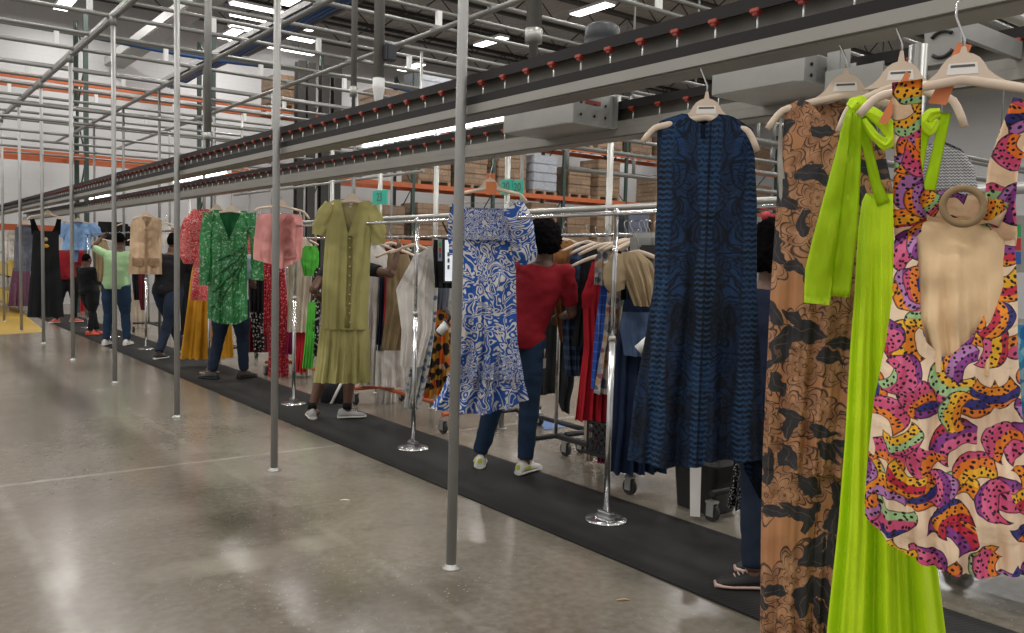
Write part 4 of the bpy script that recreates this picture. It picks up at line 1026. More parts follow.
# ------------------------------------------------------------------ stands with a chrome bar
SX = 3.33
bar = tag(MB().tube([(SX, 1.6, 1.742), (SX, 17.5, 1.742)], .0125, 12).build('garment_bar', M['chrome']), 'long chrome garment bar carried by the round-based stands', 'bar')
sy = [1.30, 3.42, 5.55, 7.82, on_z(198, 374).y, 13.25, 15.3, 17.3]
sl_ = ['chrome stand with round base behind the romper', 'chrome round-based stand between the red dress and the navy damask dress', 'chrome round-based stand in front of the white dresses', 'chrome round-based stand between the pink skirt and the olive dress',
       'chrome round-based stand beside the mustard skirt', 'chrome round-based stand beyond the mustard skirt', 'far chrome stand near the light blue shirt', 'farthest chrome stand at the left']
for i, Y in enumerate(sy):
    if i == 0: continue
    e = empty('garment_stand', (SX, Y, .009), sl_[i], 'stand', 'chrome garment stands')
    MB().lathe([(.118, .009), (.120, .014), (.116, .02), (.04, .026)], (SX, Y, 0), 36).build('round_base', M['chrome'], e)
    MB().box((SX, Y, .045), (.055, .12, .045), bev=.01).build('clamp_block', M['chrome'], e)
    MB().tube([(SX, Y, .02), (SX, Y, 1.05)], .0175, 14).build('lower_tube', M['chrome'], e)
    MB().tube([(SX, Y, 1.05), (SX, Y, 1.735)], .0135, 14).build('upper_tube', M['chrome'], e)
    MB().lathe([(.02, 1.03), (.02, 1.06)], (SX, Y, 0), 14).build('collar', M['galv'], e)
    MB().lathe([(.017, 1.735), (.018, 1.755), (.013, 1.765), (.004, 1.77)], (SX, Y, 0), 14).build('top_cap', M['chrome'], e)

# ------------------------------------------------------------------ rolling rack bases, crates, bin
def caster(p, e, r=.05):
    w = MB().tube([p+Vector((-.014, 0, r)), p+Vector((.014, 0, r))], r, 18); wh = w.build('caster_wheel', M['black_rub'], e)
    h = MB().box(p+Vector((-.02, 0, r+.02)), (.005, .05, .08)).box(p+Vector((.02, 0, r+.02)), (.005, .05, .08)).box(p+Vector((0, 0, 2*r+.012)), (.05, .06, .012)).build('caster_fork', M['galv'], e)
    ax = MB().tube([p+Vector((-.024, 0, r)), p+Vector((.024, 0, r))], .014, 10).build('hub', M['galv'], e); ax.parent = wh
def rolling_rack(ca, cb, bar_z, label, posts=True, bm_='black', zb=.16):
    """base bar from ca to cb (points on the floor)"""
    ca, cb = Vector(ca), Vector(cb); mid = (ca+cb)/2; d = (cb-ca).normalized(); s_ = Vector((d.y, -d.x, 0))
    e = empty('rolling_rack', mid, label, 'clothes rack', 'rolling clothes racks')
    MB().tube([ca+UP*zb, cb+UP*zb], .022, 8).build('base_bar', M[bm_], e)
    for c in (ca, cb):
        MB().tube([c-s_*.27+UP*zb, c+s_*.27+UP*zb], .02, 8).build('foot_bar', M[bm_], e)
        for q in (-.26, .26): caster(c+s_*q, e)
        if posts: MB().tube([c+UP*zb, c+UP*bar_z], .014, 10).build('upright', M['chrome'], e)
    if posts: MB().tube([ca+UP*bar_z, cb+UP*bar_z], .014, 10).build('hang_bar', M['chrome'], e)
    return e
RX = 4.12
rolling_rack(on_z(515, 428), on_z(592, 452), 1.66, 'black rolling rack base with casters behind the red-shirted person', posts=False)
rr1 = rolling_rack((RX, 3.76, 0), (RX, 4.80, 0), 1.66, 'rolling rack of dresses right of the red-shirted person')
rolling_rack((RX, 5.95, 0), (RX, 7.55, 0), 1.66, 'rolling rack with the white dresses right of the olive dress', bm_='orange_beam')
rolling_rack((RX, 8.0, 0), (RX, 9.9, 0), 1.66, 'rolling rack with bright green and red clothes behind the pink skirt', bm_='orange_beam')
rolling_rack((RX, 2.2, 0), (RX, 3.1, 0), 1.66, 'rolling rack behind the navy damask dress')
rolling_rack((RX, 11.6, 0), (RX, 13.4, 0), 1.66, 'far rolling rack beyond the black-topped person')
rolling_rack((RX, 14.2, 0), (RX, 16.2, 0), 1.66, 'farthest rolling rack near the green polo')
# waste bin
p = on_z(705, 508); p.z = 0
e = empty('waste_bin', p, 'black waste bin with a clear liner below the navy damask dress', 'waste bin')
def rrect(c, a, b, z, r, n=6):
    out = []
    for (sx, sy), st in (((1, 1), 0), ((-1, 1), 1), ((-1, -1), 2), ((1, -1), 3)):
        for i in range(n):
            t = (st+i/(n-1))*PI/2; out.append(Vector((c.x+sx*(a-r)+r*math.cos(t), c.y+sy*(b-r)+r*math.sin(t), z)))
    return out
bb_ = MB(); bb_.rings([rrect(p, .10, .14, 0, .03), rrect(p, .105, .145, .01, .03), rrect(p, .125, .175, .36, .035), rrect(p, .135, .185, .365, .035), rrect(p, .135, .185, .385, .035), rrect(p, .115, .165, .38, .03), rrect(p, .10, .14, .02, .03)])
bb_.build('bin_body', M['black'], e)
k = NT('clear_film', .2, 0, .6); k.base((.6, .62, .64)); k.b.inputs['Transmission Weight'].default_value = .7; k.b.inputs['Alpha'].default_value = .45; M['film'] = k.m
rr = []
for z, gx in ((.30, .012), (.37, .016), (.41, .02), (.40, .0), (.33, -.02)):
    r0 = rrect(p, .13+gx, .18+gx, z, .035, 10)
    rr.append([v+Vector((noise.noise(v*22)*.012, noise.noise(v*25+Vector((5, 0, 0)))*.012, noise.noise(v*20)*.012)) for v in r0])
ln_ = MB(); ln_.rings(rr, cap=False); ln_.build('bin_liner', M['film'], e)
# pale strap hanging in front of the bin
a = on_z(697, 512); nn_ = frame(a)[0]
tag(MB().prism([on_plane(x_, y_, a+nn_*.16, nn_) for x_, y_ in ((690, 440), (702, 440), (700, 517), (690, 516))], nn_*.002).build('white_strap', M['sticker']), 'white strap hanging in front of the black waste bin', 'strap')
# crate on the rack base
p = Vector((RX-.03, 4.02, 0))
e = empty('crate', p+UP*.19, 'black plastic crate on the rack base left of the waste bin', 'crate')
b = MB(); L_, D_, H_ = .36, .40, .20
for zz in (.19, .26, .33, .385):
    for sx, sy, lx, ly in ((0, -D_/2, L_, .012), (0, D_/2, L_, .012), (-L_/2, 0, .012, D_), (L_/2, 0, .012, D_)): b.box(p+Vector((sx, sy, zz)), (lx, ly, .022))
b.box(p+Vector((0, 0, .19)), (L_, D_, .012)); b.build('crate_shell', M['black'], e)
b = MB()
for i in range(8):
    for sy in (-D_/2, D_/2): b.box(p+Vector((-L_/2+L_*i/7, sy, .29)), (.014, .012, .2))
    for sx in (-L_/2, L_/2): b.box(p+Vector((sx, -D_/2+D_*i/7, .29)), (.012, .014, .2))
b.build('crate_ribs', M['black'], e)
MB().box((RX, 4.02, .176), (.46, .48, .02), bev=.004).build('shelf_deck', M['black'], rr1)
# tray and rack base under the romper at right
p = on_z(1004, 590)
e = empty('dolly', (p.x, p.y, 0), 'black wheeled dolly at the lower right edge beyond the romper', 'dolly')
MB().box((p.x, p.y, .20), (.5, .8, .05), bev=.008).build('deck', M['black'], e)
for sx in (-.2, .2):
    for sy in (-.3, .3): caster(Vector((p.x+sx, p.y+sy, 0)), e, .07)
# yellow shelf bins far left
for i, (ya, yb) in enumerate(((262, 275), (290, 302))):
    a = on_x(3, (ya+yb)/2, 2.62); b = on_x(3, yb, 2.62)
    e = empty('shelf_bin', (a.x, a.y, b.z), ['upper', 'lower'][i]+' yellow bin on the shelf at the far left edge', 'bin')
    w = abs(on_x(-6, ya, 2.62).y-on_x(12, ya, 2.62).y)
    z0 = b.z; z1 = on_x(3, ya, 2.62).z; M.setdefault('ybin', plain('yellow_bin', (.62, .42, .02), .4))
    m = MB(); m.box2((2.62, a.y-w/2, z0), (2.95, a.y+w/2, z0+.01)).box2((2.62, a.y-w/2, z0), (2.63, a.y+w/2, z1)).box2((2.94, a.y-w/2, z0), (2.95, a.y+w/2, z1+.05)).box2((2.62, a.y-w/2, z0), (2.95, a.y-w/2+.01, z1)).box2((2.62, a.y+w/2-.01, z0), (2.95, a.y+w/2, z1))
    m.build('tub', M['ybin'], e)
    MB().box2((2.605, a.y-w*.45, z1-.02), (2.622, a.y+w*.45, z1+.01)).build('front_lip', M['ybin'], e)
yb0 = on_x(3, 268, 2.62).y
m = empty('bin_shelf', (2.85, yb0, 0), 'grey steel shelf unit holding the yellow bins at far left', 'shelf')
zz0 = [on_x(3, b, 2.62).z for b in (275, 302)]
for z in zz0+[zz0[0]+.55]: MB().box2((2.60, yb0-.8, z-.03), (3.05, yb0+.8, z-.002)).build('shelf_board', M['duct'], m)
for dy in (-.78, .78):
    for x_ in (2.62, 3.03): MB().box2((x_-.02, yb0+dy-.02, 0), (x_+.02, yb0+dy+.02, zz0[0]+.6)).build('shelf_post', M['duct'], m)

# ------------------------------------------------------------------ clothes on the racks
_h = {}
def rack_hanger(g, cx, cy, label, up=22, w=16):
    """small hanger, arms only as the photo shows them"""
    u0, z0 = g.uz(cx, cy); e = empty('hanger', g.P(u0, z0), label, 'hanger', 'hangers on the racks')
    hw = .20; pts = []
    for i in range(17):
        q = -1+i/8; pts.append(g.P(u0+hw*q, z0-.075*abs(q)**1.4))
    MB().tube(pts, [(.006, .015-.005*abs(-1+i/8)) for i in range(17)], 8, up=tuple(UP)).build('arms', M['hanger'], e)
    MB().tube([g.P(u0, z0), g.P(u0, z0+.07), g.P(u0-.015, z0+.09), g.P(u0-.018, z0+.115), g.P(u0, z0+.13), g.P(u0+.016, z0+.115)], .0028, 6).build('hook', M['chrome'], e)
    return e
seedc = 0
def rk(name, cat, label, mat, X, yaw, rows, th=.05, fold=(.02, 4, None), hang=None, sleeves=(), **kw):
    global seedc
    seedc += 1
    mx = (rows[0][1]+rows[0][2])/2; my = rows[0][0]
    g = G(mx, my, X, yaw, name, label, cat)
    f = (fold[0], fold[1], fold[2] if fold[2] is not None else seedc*1.37)
    g.sheet(name, M[mat], rows, th=th, fold=f, seed=seedc, nc=40, nr=30, wr=.010, **kw)
    for s_ in sleeves: g.sleeve('sleeve', M[mat], s_, seed=seedc, nseg=16, n=16)
    if hang: rack_hanger(g, hang[0], hang[1], hang[2] if len(hang) > 2 else ' '.join(('pale hanger in the %s' % label).split()[:14]))
    return g
NF = [(-1, 5), (-.6, 0), (-.3, 0), (0, 4), (.3, 0), (.6, 0), (1, 5)]
# right group, between the red-shirted person and the navy dress
rk('camel_jacket', 'jacket', 'camel brown jacket held by the red-shirted person', 'camel', 4.05, 10, [(240, 557, 574), (252, 553, 578), (300, 553, 576), (342, 560, 574)], neck_f=NF, hang=(565, 240, 'pale hanger in the camel brown jacket'))
rk('charcoal_coat', 'coat', 'charcoal coat with a ragged hem behind the camel jacket', 'char', 4.30, 0, [(248, 556, 574), (256, 550, 578), (300, 545, 577), (340, 540, 576), (385, 537, 574), (400, 538, 570)], hem=[(-1, -4), (0, -8), (.5, 10), (1, 14)], neck_f=NF, hang=(564, 244))
rk('plaid_shirt', 'shirt', 'dark blue plaid shirt right of the camel jacket', 'plaid', 4.12, 24, [(244, 577, 596), (252, 571, 599), (290, 566, 594), (326, 562, 588), (375, 566, 580)], neck_f=NF, hang=(588, 242, 'pale hanger in the dark blue plaid shirt'))
rk('black_coat', 'coat', 'long black coat between the plaid shirt and the red dress', 'black_f', 4.08, 24, [(246, 588, 604), (258, 582, 606), (345, 572, 600)], neck_f=NF, hang=(597, 244, 'pale hanger in the long black coat'))
rk('red_dress', 'dress', 'long red ruffled dress hanging right of the black coat', 'red', 4.0, 20, [(262, 592, 606), (285, 586, 612), (310, 583, 610), (345, 584, 612), (420, 575, 612)], fold=(.04, 5, None), sleeves=([(594, 280, 5), (589, 295, 8), (588, 308, 7)],), hang=(600, 256, 'pale hanger in the long red dress'))
rk('patterned_tee', 'top', 'grey-brown patterned top beside the red dress', 'mutedfl', 3.92, 20, [(248, 601, 615), (258, 595, 617), (285, 594, 612)], neck_f=NF, hang=(608, 244, 'pale hanger in the grey-brown patterned top'))
rk('windowpane_dress', 'dress', 'royal blue windowpane dress beside the red dress', 'bstripe', 3.95, 22, [(285, 601, 613), (330, 595, 610), (388, 591, 606)], fold=(.015, 3, None))
rk('floral_dress', 'dress', 'muted floral dress right of the royal blue dress', 'mutedfl', 3.88, 20, [(285, 608, 621), (340, 603, 620), (393, 594, 621)], fold=(.03, 4, None))
rk('magenta_lace', 'dress', 'magenta lace dress low behind the chrome stand', 'magenta', 4.08, 0, [(400, 594, 610), (430, 594, 608), (462, 598, 608)])
rk('white_slip', 'slip', 'pale sheer slip hanging below the red dress hem', 'cream', 4.15, 0, [(400, 584, 596), (430, 584, 594), (460, 585, 593)])
rk('puff_blouse', 'blouse', 'tan satin puff-sleeve blouse right of the chrome stand', 'tan', 3.62, 12, [(252, 622, 640), (262, 616, 652), (280, 624, 657), (306, 634, 657)], fold=(.02, 4, None), sleeves=([(620, 254, 6), (616, 268, 12), (615, 282, 12), (618, 291, 7)],), hang=(638, 252, 'pale hanger in the tan puff-sleeve blouse'))
rk('denim_shorts', 'shorts', 'faded blue denim shorts below the tan blouse', 'denim', 3.75, 10, [(312, 622, 650), (330, 620, 650), (355, 624, 648)], fold=(.01, 3, None), th=.08)
rk('navy_gown', 'gown', 'dark navy gown left of the damask dress hem', 'dblue', 3.85, 15, [(300, 624, 660), (350, 616, 664), (420, 612, 664), (472, 606, 664)], fold=(.04, 5, None))
rk('navy_shirt', 'shirt', 'dark navy shirt at the right end of the crowded bar', 'navy', 3.95, 20, [(240, 634, 655), (248, 628, 668), (280, 628, 668), (330, 630, 668)], neck_f=NF, hang=(646, 240, 'dark navy shirt hanger, rightmost on the crowded bar'))
rk('black_sequin_dress', 'dress', 'black sequin-specked dress right of the waste bin', 'speck', 3.85, 0, [(430, 737, 768), (470, 733, 768), (508, 727, 768)], fold=(.03, 4, None))
rk('navy_dress', 'dress', 'dark navy dress behind the damask dress and waste bin', 'navy', 3.9, 0, [(300, 700, 790), (380, 690, 800), (440, 690, 800)], fold=(.04, 5, None))
# middle group, right of the olive dress
rk('white_dress', 'dress', 'long white cotton dress leftmost of the white dresses', 'white', 4.0, -8, [(246, 366, 384), (256, 360, 388), (330, 360, 384), (385, 358, 382)], neck_f=NF, hang=(376, 243, 'pale hanger in the leftmost white dress'), fold=(.03, 4, None))
rk('maroon_cardigan', 'cardigan', 'maroon cardigan behind the olive trousers', 'maroon', 4.18, 0, [(246, 378, 402), (256, 372, 408), (310, 374, 408), (358, 388, 406)], neck_f=NF, hang=(391, 243, 'pale hanger in the maroon cardigan'))
rk('mustard_tee', 'top', 'narrow mustard top between the white dress and the trousers', 'mustard', 4.1, 0, [(272, 374, 382), (300, 374, 381), (348, 376, 381)])
rk('navy_trousers', 'trousers', 'navy trousers beside the narrow mustard top', 'navy', 4.06, 0, [(268, 380, 390), (310, 379, 389), (350, 376, 386)])
rk('red_scarf_tee', 'top', 'thin red top beside the navy trousers', 'red', 4.03, 0, [(268, 385, 393), (310, 384, 391), (348, 382, 388)])
rk('khaki_trousers', 'trousers', 'khaki trousers clipped by the waistband under the raised arm', 'khaki', 3.92, 0, [(254, 388, 408), (262, 387, 411), (310, 386, 410), (350, 381, 402)], fold=(.015, 3, None), th=.05, hang=(398, 250, 'pale hanger clipped to the khaki trousers'))
rk('cream_gown', 'gown', 'flowing white gown on the raised hanger right of the trousers', 'white', 3.80, -10, [(246, 424, 433), (256, 414, 434), (290, 396, 434), (330, 402, 432), (366, 401, 422)], fold=(.03, 4, None), neck_f=[(-1, 10), (0, 3), (.5, 0), (1, 4)], hang=(414, 245, 'pale hanger lifted by the person behind the olive dress'))
rk('white_skirt', 'skirt', 'wide white skirt low below the khaki trousers', 'white', 4.12, 0, [(345, 376, 408), (385, 375, 410), (386, 375, 410)], fold=(.02, 4, None))
rk('white_panel_dress', 'dress', 'narrow white dress hem reaching below the white skirt', 'white', 4.2, 0, [(380, 377, 396), (404, 376, 396)])
rk('blue_floral_dress', 'dress', 'pale blue floral dress right of the flowing white gown', 'palefl', 3.98, -6, [(255, 424, 440), (320, 418, 436), (365, 408, 430), (408, 404, 420)], fold=(.03, 4, None))
rk('orange_floral_dress', 'dress', 'orange and black floral dress left of the blue swirl dress', 'orfl', 4.1, -6, [(310, 430, 450), (340, 426, 452), (380, 424, 450), (398, 424, 446)], fold=(.03, 4, None))
rk('grey_dress', 'dress', 'plain grey dress above the orange floral dress', 'greyd', 4.15, 0, [(285, 430, 450), (330, 428, 446), (345, 428, 444)])
rk('black_fringe_tee', 'top', 'black top with yellow fringe beside the white screen', 'black_f', 3.85, 0, [(240, 434, 456), (250, 433, 458), (288, 435, 458)])
# left-centre group, behind the pink skirt
rk('cream_blouse', 'blouse', 'cream blouse behind the pole right of the pink skirt', 'cream', 4.05, -8, [(239, 292, 310), (248, 287, 314), (305, 288, 310), (332, 287, 309)], neck_f=NF, fold=(.03, 4, None), hang=(301, 238, 'pale hanger in the cream blouse'))
rk('red_print_dress', 'dress', 'red dress with small pale print below the pink skirt', 'redfl', 3.95, -5, [(258, 270, 284), (300, 270, 287), (376, 268, 289)], fold=(.02, 3, None))
rk('rust_print_dress', 'dress', 'rust patterned dress left of the red print dress', 'redfl', 4.1, 0, [(258, 264, 273), (300, 264, 272), (334, 263, 271)], hang=(268, 255))
rk('magenta_skirt', 'skirt', 'magenta pink skirt right of the red print dress', 'magenta', 4.12, 0, [(300, 288, 298), (330, 286, 297), (354, 284, 296)])
rk('red_hem_dress', 'dress', 'red dress hem below the cream blouse', 'red', 4.1, 0, [(320, 296, 308), (350, 296, 308), (372, 294, 306)])
rk('green_tee', 'top', 'bright green top beside the olive dress shoulder', 'hotgreen', 3.92, -10, [(246, 305, 317), (252, 300, 319), (262, 301, 319), (276, 304, 317)], fold=(.006, 3, None), neck_f=NF)
rk('yellow_tee', 'top', 'bright yellow top beside the bright green top', 'yellow', 3.98, -10, [(248, 311, 318), (262, 310, 319), (276, 312, 317)])
rk('green_skirt', 'skirt', 'long bright green skirt left of the olive dress', 'hotgreen', 3.92, 0, [(302, 308, 317), (340, 305, 316), (368, 302, 313)])
rk('dotted_dress', 'dress', 'black dress with white dots behind the bright green skirt', 'bwdots', 3.98, 0, [(268, 314, 322), (310, 312, 320), (356, 311, 318)])
rk('dark_dress', 'dress', 'dark printed dress behind the green sequin dress', 'bwdots', 4.15, 0, [(262, 248, 264), (310, 250, 264), (350, 254, 264)])
rk('red_bag_skirt', 'skirt', 'dark red skirt right of the person in jeans', 'maroon', 4.2, 0, [(318, 246, 268), (352, 247, 270)])
rk('black_jacket', 'jacket', 'black jacket between the green sleeve and pink skirt', 'black_f', 4.1, 0, [(235, 250, 262), (262, 248, 266), (312, 250, 264)])
rk('grey_long_dress', 'dress', 'pale grey long dress right of the cream blouse', 'cream', 4.2, 0, [(330, 296, 312), (375, 294, 312)])
# far group
rk('red_far_dress', 'dress', 'red dress hanging behind the light blue shirt', 'red', 4.1, 0, [(250, 74, 88), (290, 74, 87), (326, 74, 86)])
rk('camel_shirt', 'shirt', 'tan shirt held up by the person in the green polo', 'khaki', 3.95, 0, [(240, 96, 106), (250, 92, 110), (280, 94, 108), (292, 96, 106)], neck_f=NF, hang=(102, 239, 'pale hanger in the tan shirt'))
rk('dark_far_coat', 'coat', 'dark coat between the green polo and the black top', 'black_f', 4.1, 0, [(240, 132, 146), (280, 132, 146), (300, 134, 144)], hang=(139, 237))
rk('red_far_bag', 'dress', 'small dark red dress between the two far people', 'maroon', 4.05, 0, [(262, 138, 148), (300, 139, 147), (310, 141, 146)])
rk('grey_far_dress', 'dress', 'pale grey dress low between the two far people', 'cream', 4.2, 0, [(290, 130, 150), (330, 131, 149)])
rk('black_far_dress', 'dress', 'black dress hanging right of the black dress hem', 'black_f', 4.2, 0, [(222, 98, 128), (240, 98, 130)])
for i, (a, mm) in enumerate(((94, 'white'), (126, 'black_f'), (152, 'navy'), (166, 'white'))):
    rk('hanging_tee', 'top', ['small white top on the far bar left of the polo', 'small black top on the far bar beside the vest', 'small navy top on the far bar right of the vest', 'small white top on the far bar by the black-topped person'][i], mm, 4.12, 0, [(226, a-3, a+4), (232, a-5, a+6), (246, a-5, a+6)], hang=(a, 223))

# white screen with a clip on the chrome bar, hand scanner
def screen(px0, py0, px1, py1, X, label):
    g = G((px0+px1)/2, (py0+py1)/2, X, 0)
    e = empty('tablet_screen', g.pp((px0+px1)/2, py1), label, 'screen', 'tablet screens')
    MB().prism([g.pp(a, b) for a, b in ((px0-2, py0-2), (px1+2, py0-2), (px1+2, py1+2), (px0-2, py1+2))], g.n*-.02).build('case', M['black'], e)
    MB().prism([g.pp(a, b, .001) for a, b in ((px0, py0), (px1, py0), (px1, py1), (px0, py1))], g.n*-.001).build('display', M['screen'], e)
    for t, s_ in ((.35, .5), (.5, .4), (.66, .5)):
        c = g.pp(lerp(px0, px1, .35), lerp(py0, py1, t), .002); MB().box(c, (.012, .012, .03)).build('icon', M['ink'], e)
    tp_ = g.pp((px0+px1)/2, py0-2, -.01); MB().tube([tp_, Vector((SX, tp_.y, 1.742))], .008, 8).build('mount_arm', M['black'], e)
    return g, e
M['screen'] = emit('screen_white', (.75, .80, .86), .5)
M['cyan'] = plain('cyan_swatch', (.02, .30, .45)); M['greensw'] = plain('green_swatch', (.03, .35, .10)); M['redsw'] = plain('red_swatch', (.5, .03, .03)); M['bluesw'] = plain('blue_swatch', (.03, .12, .42))
screen(445, 240, 455, 281, 3.40, 'white tablet screen in a black case left of the blue swirl dress')
def chart(px, py, w, h, X, label):
    g = G(px, py, X, 0); e = empty('colour_card', g.pp(px, py+h*2), label, 'card', 'colour cards')
    MB().prism([g.pp(a, b) for a, b in ((px-w, py-h*2.2), (px+w, py-h*2.2), (px+w, py+h*2.2), (px-w, py+h*2.2))], g.n*-.004).build('card', M['duct'], e)
    for i, m_ in enumerate(('greensw', 'redsw', 'bluesw')):
        MB().prism([g.pp(a, b, .001) for a, b in ((px-w*.5, py-h*1.5+i*h*1.05), (px+w*.5, py-h*1.5+i*h*1.05), (px+w*.5, py-h*.55+i*h*1.05), (px-w*.5, py-h*.55+i*h*1.05))], g.n*-.001).build('swatch', M[m_], e)
chart(1017, 244, 8, 13, 3.3, 'grey card with green, red and blue swatches at right of the romper')
chart(440, 250, 2.2, 5, 3.37, 'small card with coloured swatches left of the white tablet screen')
g = G(444, 333, 3.5, 0)
e = empty('hand_scanner', g.pp(444, 345), 'white and black hand scanner hanging left of the blue swirl dress', 'scanner')
MB().tube([g.pp(438, 334), g.pp(447, 323)], [.032, .03], 12).build('scanner_body', M['white_paint'], e)
MB().tube([g.pp(447, 323), g.pp(450, 318), g.pp(446, 308), g.pp(443, 312)], .012, 8).build('handle', M['black'], e)
for q in (0, 1): MB().tube([g.pp(438+9*q, 334-11*q), g.pp(439+9*q, 333-11*q)], .036, 12).build('end_ring', M['black'], e)
g = G(646, 355, 3.45, 0)
e = empty('hand_scanner', g.pp(646, 362), 'white hand scanner hanging behind the left edge of the navy damask dress', 'scanner')
MB().tube([g.pp(638, 350), g.pp(652, 338)], [.028, .03], 12).build('scanner_body', M['white_paint'], e)
MB().tube([g.pp(652, 338), g.pp(655, 328)], .012, 8).build('handle', M['yellow'], e)
# silver label printer on the rack beside the tan blouse
g = G(648, 262, 3.95, 0)
e = empty('label_printer', g.pp(648, 278), 'silver grey label printer behind the tan blouse', 'printer')
c = g.pp(650, 252)
MB().box(c, (.2, .22, .24), bev=.03).build('printer_body', M['duct'], e)
MB().box(c+g.n*.11, (.10, .12, .08), rz=.6, bev=.01).build('front_panel', M['black'], e)
# small litter
for i, (px, py) in enumerate(((622, 601), (717, 589), (344, 501))):
    p = on_z(px, py)
    m = MB().tube([p+Vector((-.02, .012, .004)), p+Vector((0, 0, .007)), p+Vector((.018, -.004, .005)), p+Vector((.028, -.018, .004))], [.003, .0045, .004, .003], 6)
    tag(m.build('paper_scrap', M['tan' if i == 0 else 'sticker']), ['tan scrap on the floor in front of the mat', 'white scrap on the floor beside the tan jumpsuit hem', 'white scrap on the floor left of the nearest pole'][i], 'scrap')

rk('black_long_coat', 'coat', 'black coat behind the pole left of the mustard skirt', 'black_f', 4.0, 0, [(262, 180, 194), (300, 180, 193), (345, 181, 192)])

for i, (px, mm) in enumerate(((626, 'black_f'), (632, 'denim'), (641, 'navy'), (649, 'black_f'), (656, 'char'))):
    rk('crowded_blouse', 'blouse', ['narrow black blouse', 'narrow denim blouse', 'narrow navy blouse', 'second narrow black blouse', 'narrow charcoal blouse'][i]+' squeezed on the crowded bar behind the tan blouse', mm, 4.02+.03*i, 25, [(243, px-5, px+6), (250, px-9, px+10), (300, px-8, px+9)], neck_f=NF, hang=(px, 240))

# bag behind the legs, orange pallet jack end
g = G(335, 395, 3.75, 0)
e = empty('shoulder_bag', g.pp(335, 412), 'black bag with a white stripe on the floor behind bare legs', 'bag')
c = g.pp(335, 396); nn2 = g.n
MB().ball(c, (.15, .13, .17), 20).build('bag_body', M['black_f'], e)
MB().tube([c+g.eu*(.10*math.sin(t*.35-1.2))+UP*(.17*math.sin(t*.45-1.4))+g.n*.14*math.cos(t*.45-1.4) for t in range(7)], .014, 8).build('white_stripe', M['white'], e)
MB().tube([c+g.eu*(-.1+.2*t/8)+UP*(.12+.14*math.sin(PI*t/8)) for t in range(9)], .012, 8).build('bag_handle', M['black_f'], e)
# ================================================================== people
def atd(px, py, d):
    r = ray(px, py); return EYE+r*d
def blob(mb, name, mat, parent, voxel, smooth=3, wr=0., seed=0):
    me = bpy.data.meshes.new('tmp'); bmesh.ops.recalc_face_normals(mb.bm, faces=mb.bm.faces[:]); mb.bm.to_mesh(me); mb.bm.free()
    t = bpy.data.objects.new('tmp', me); COL.objects.link(t)
    r = t.modifiers.new('r', 'REMESH'); r.mode = 'VOXEL'; r.voxel_size = voxel; r.use_smooth_shade = True
    s = t.modifiers.new('s', 'SMOOTH'); s.factor = .5; s.iterations = smooth
    bpy.context.view_layer.update()
    m2 = bpy.data.meshes.new_from_object(t.evaluated_get(bpy.context.evaluated_depsgraph_get()))
    bpy.data.objects.remove(t); bpy.data.meshes.remove(me)
    if wr:
        nr_ = [v.normal.copy() for v in m2.vertices]
        for v, n_ in zip(m2.vertices, nr_):
            c = v.co; v.co = c+n_*(wr*(noise.noise(Vector((c.x*9, c.y*9, c.z*16+seed)))+.5*noise.noise(Vector((c.x*22+seed, c.y*22, c.z*30)))))
    o0 = Vector(parent['_o'])
    for v in m2.vertices: v.co -= o0
    for p_ in m2.polygons: p_.use_smooth = True
    m2.name = name; m2.materials.clear(); m2.materials.append(mat)
    o = bpy.data.objects.new(name, m2); COL.objects.link(o); o.parent = parent; o['_o'] = parent['_o']
    return o
M['skin'] = plain('brown_skin', (.115, .055, .033), .5, 0, .12, 14)
M['hair'] = plain('black_hair', (.005, .0045, .0045), .95, 0, .3, 60, .08, .6)
M['eyew'] = plain('eye_white', (.6, .58, .55), .3)
M['redtee'] = fabric('crimson_jersey', (.25, .010, .018), .85)
M['jeans'] = fabric('blue_jeans', (.013, .032, .066), .85, .25, 20)
M['jeansd'] = fabric('dark_jeans', (.012, .020, .040), .85, .2, 20)
M['mint'] = fabric('mint_polo', (.36, .55, .30), .85)
M['ltblue'] = fabric('pale_blue_shirt', (.38, .46, .52), .85)
M['sole'] = plain('white_sole', (.66, .64, .60), .5)
M['greyshoe'] = plain('grey_shoe', (.36, .35, .34), .7)
M['blackshoe'] = plain('black_shoe', (.012, .012, .013), .6)
M['orshoe'] = plain('coral_shoe', (.62, .09, .05), .6)
M['neon'] = plain('neon_yellow', (.55, .62, .05), .6)
M['pinksole'] = plain('blush_sole', (.55, .38, .32), .5)

def hand(mb, wrist, d, palm_n, s, curl):
    """palm, four bent fingers of different length and a thumb from the palm's side"""
    d = Vector(d).normalized(); pn = (Vector(palm_n)-d*Vector(palm_n).dot(d)).normalized(); side = d.cross(pn)*s
    mb.tube([wrist-d*.02, wrist+d*.02, wrist+d*.055, wrist+d*.09], [(.022, .016), (.034, .015), (.040, .014), (.036, .012)], 12, up=tuple(pn))
    for i, (off, ln) in enumerate(((-.030, .070), (-.010, .080), (.010, .075), (.028, .058))):
        b = wrist+d*.082+side*off; p = b; pts = [b-d*.02, b]; a = 0.
        for seg in (.45, .32, .23):
            a += curl; p = p+(d*math.cos(a)+pn*math.sin(a))*ln*seg; pts.append(p)
        mb.tube(pts, [.0095, .0092, .0088, .0082, .0065], 8, up=tuple(side))
    b = wrist+d*.03-side*.03
    mb.tube([b, b-side*.022+d*.022+pn*.008, b-side*.026+d*.048+pn*.018, b-side*.018+d*.066+pn*.024], [.013, .0115, .010, .008], 8, up=tuple(pn))

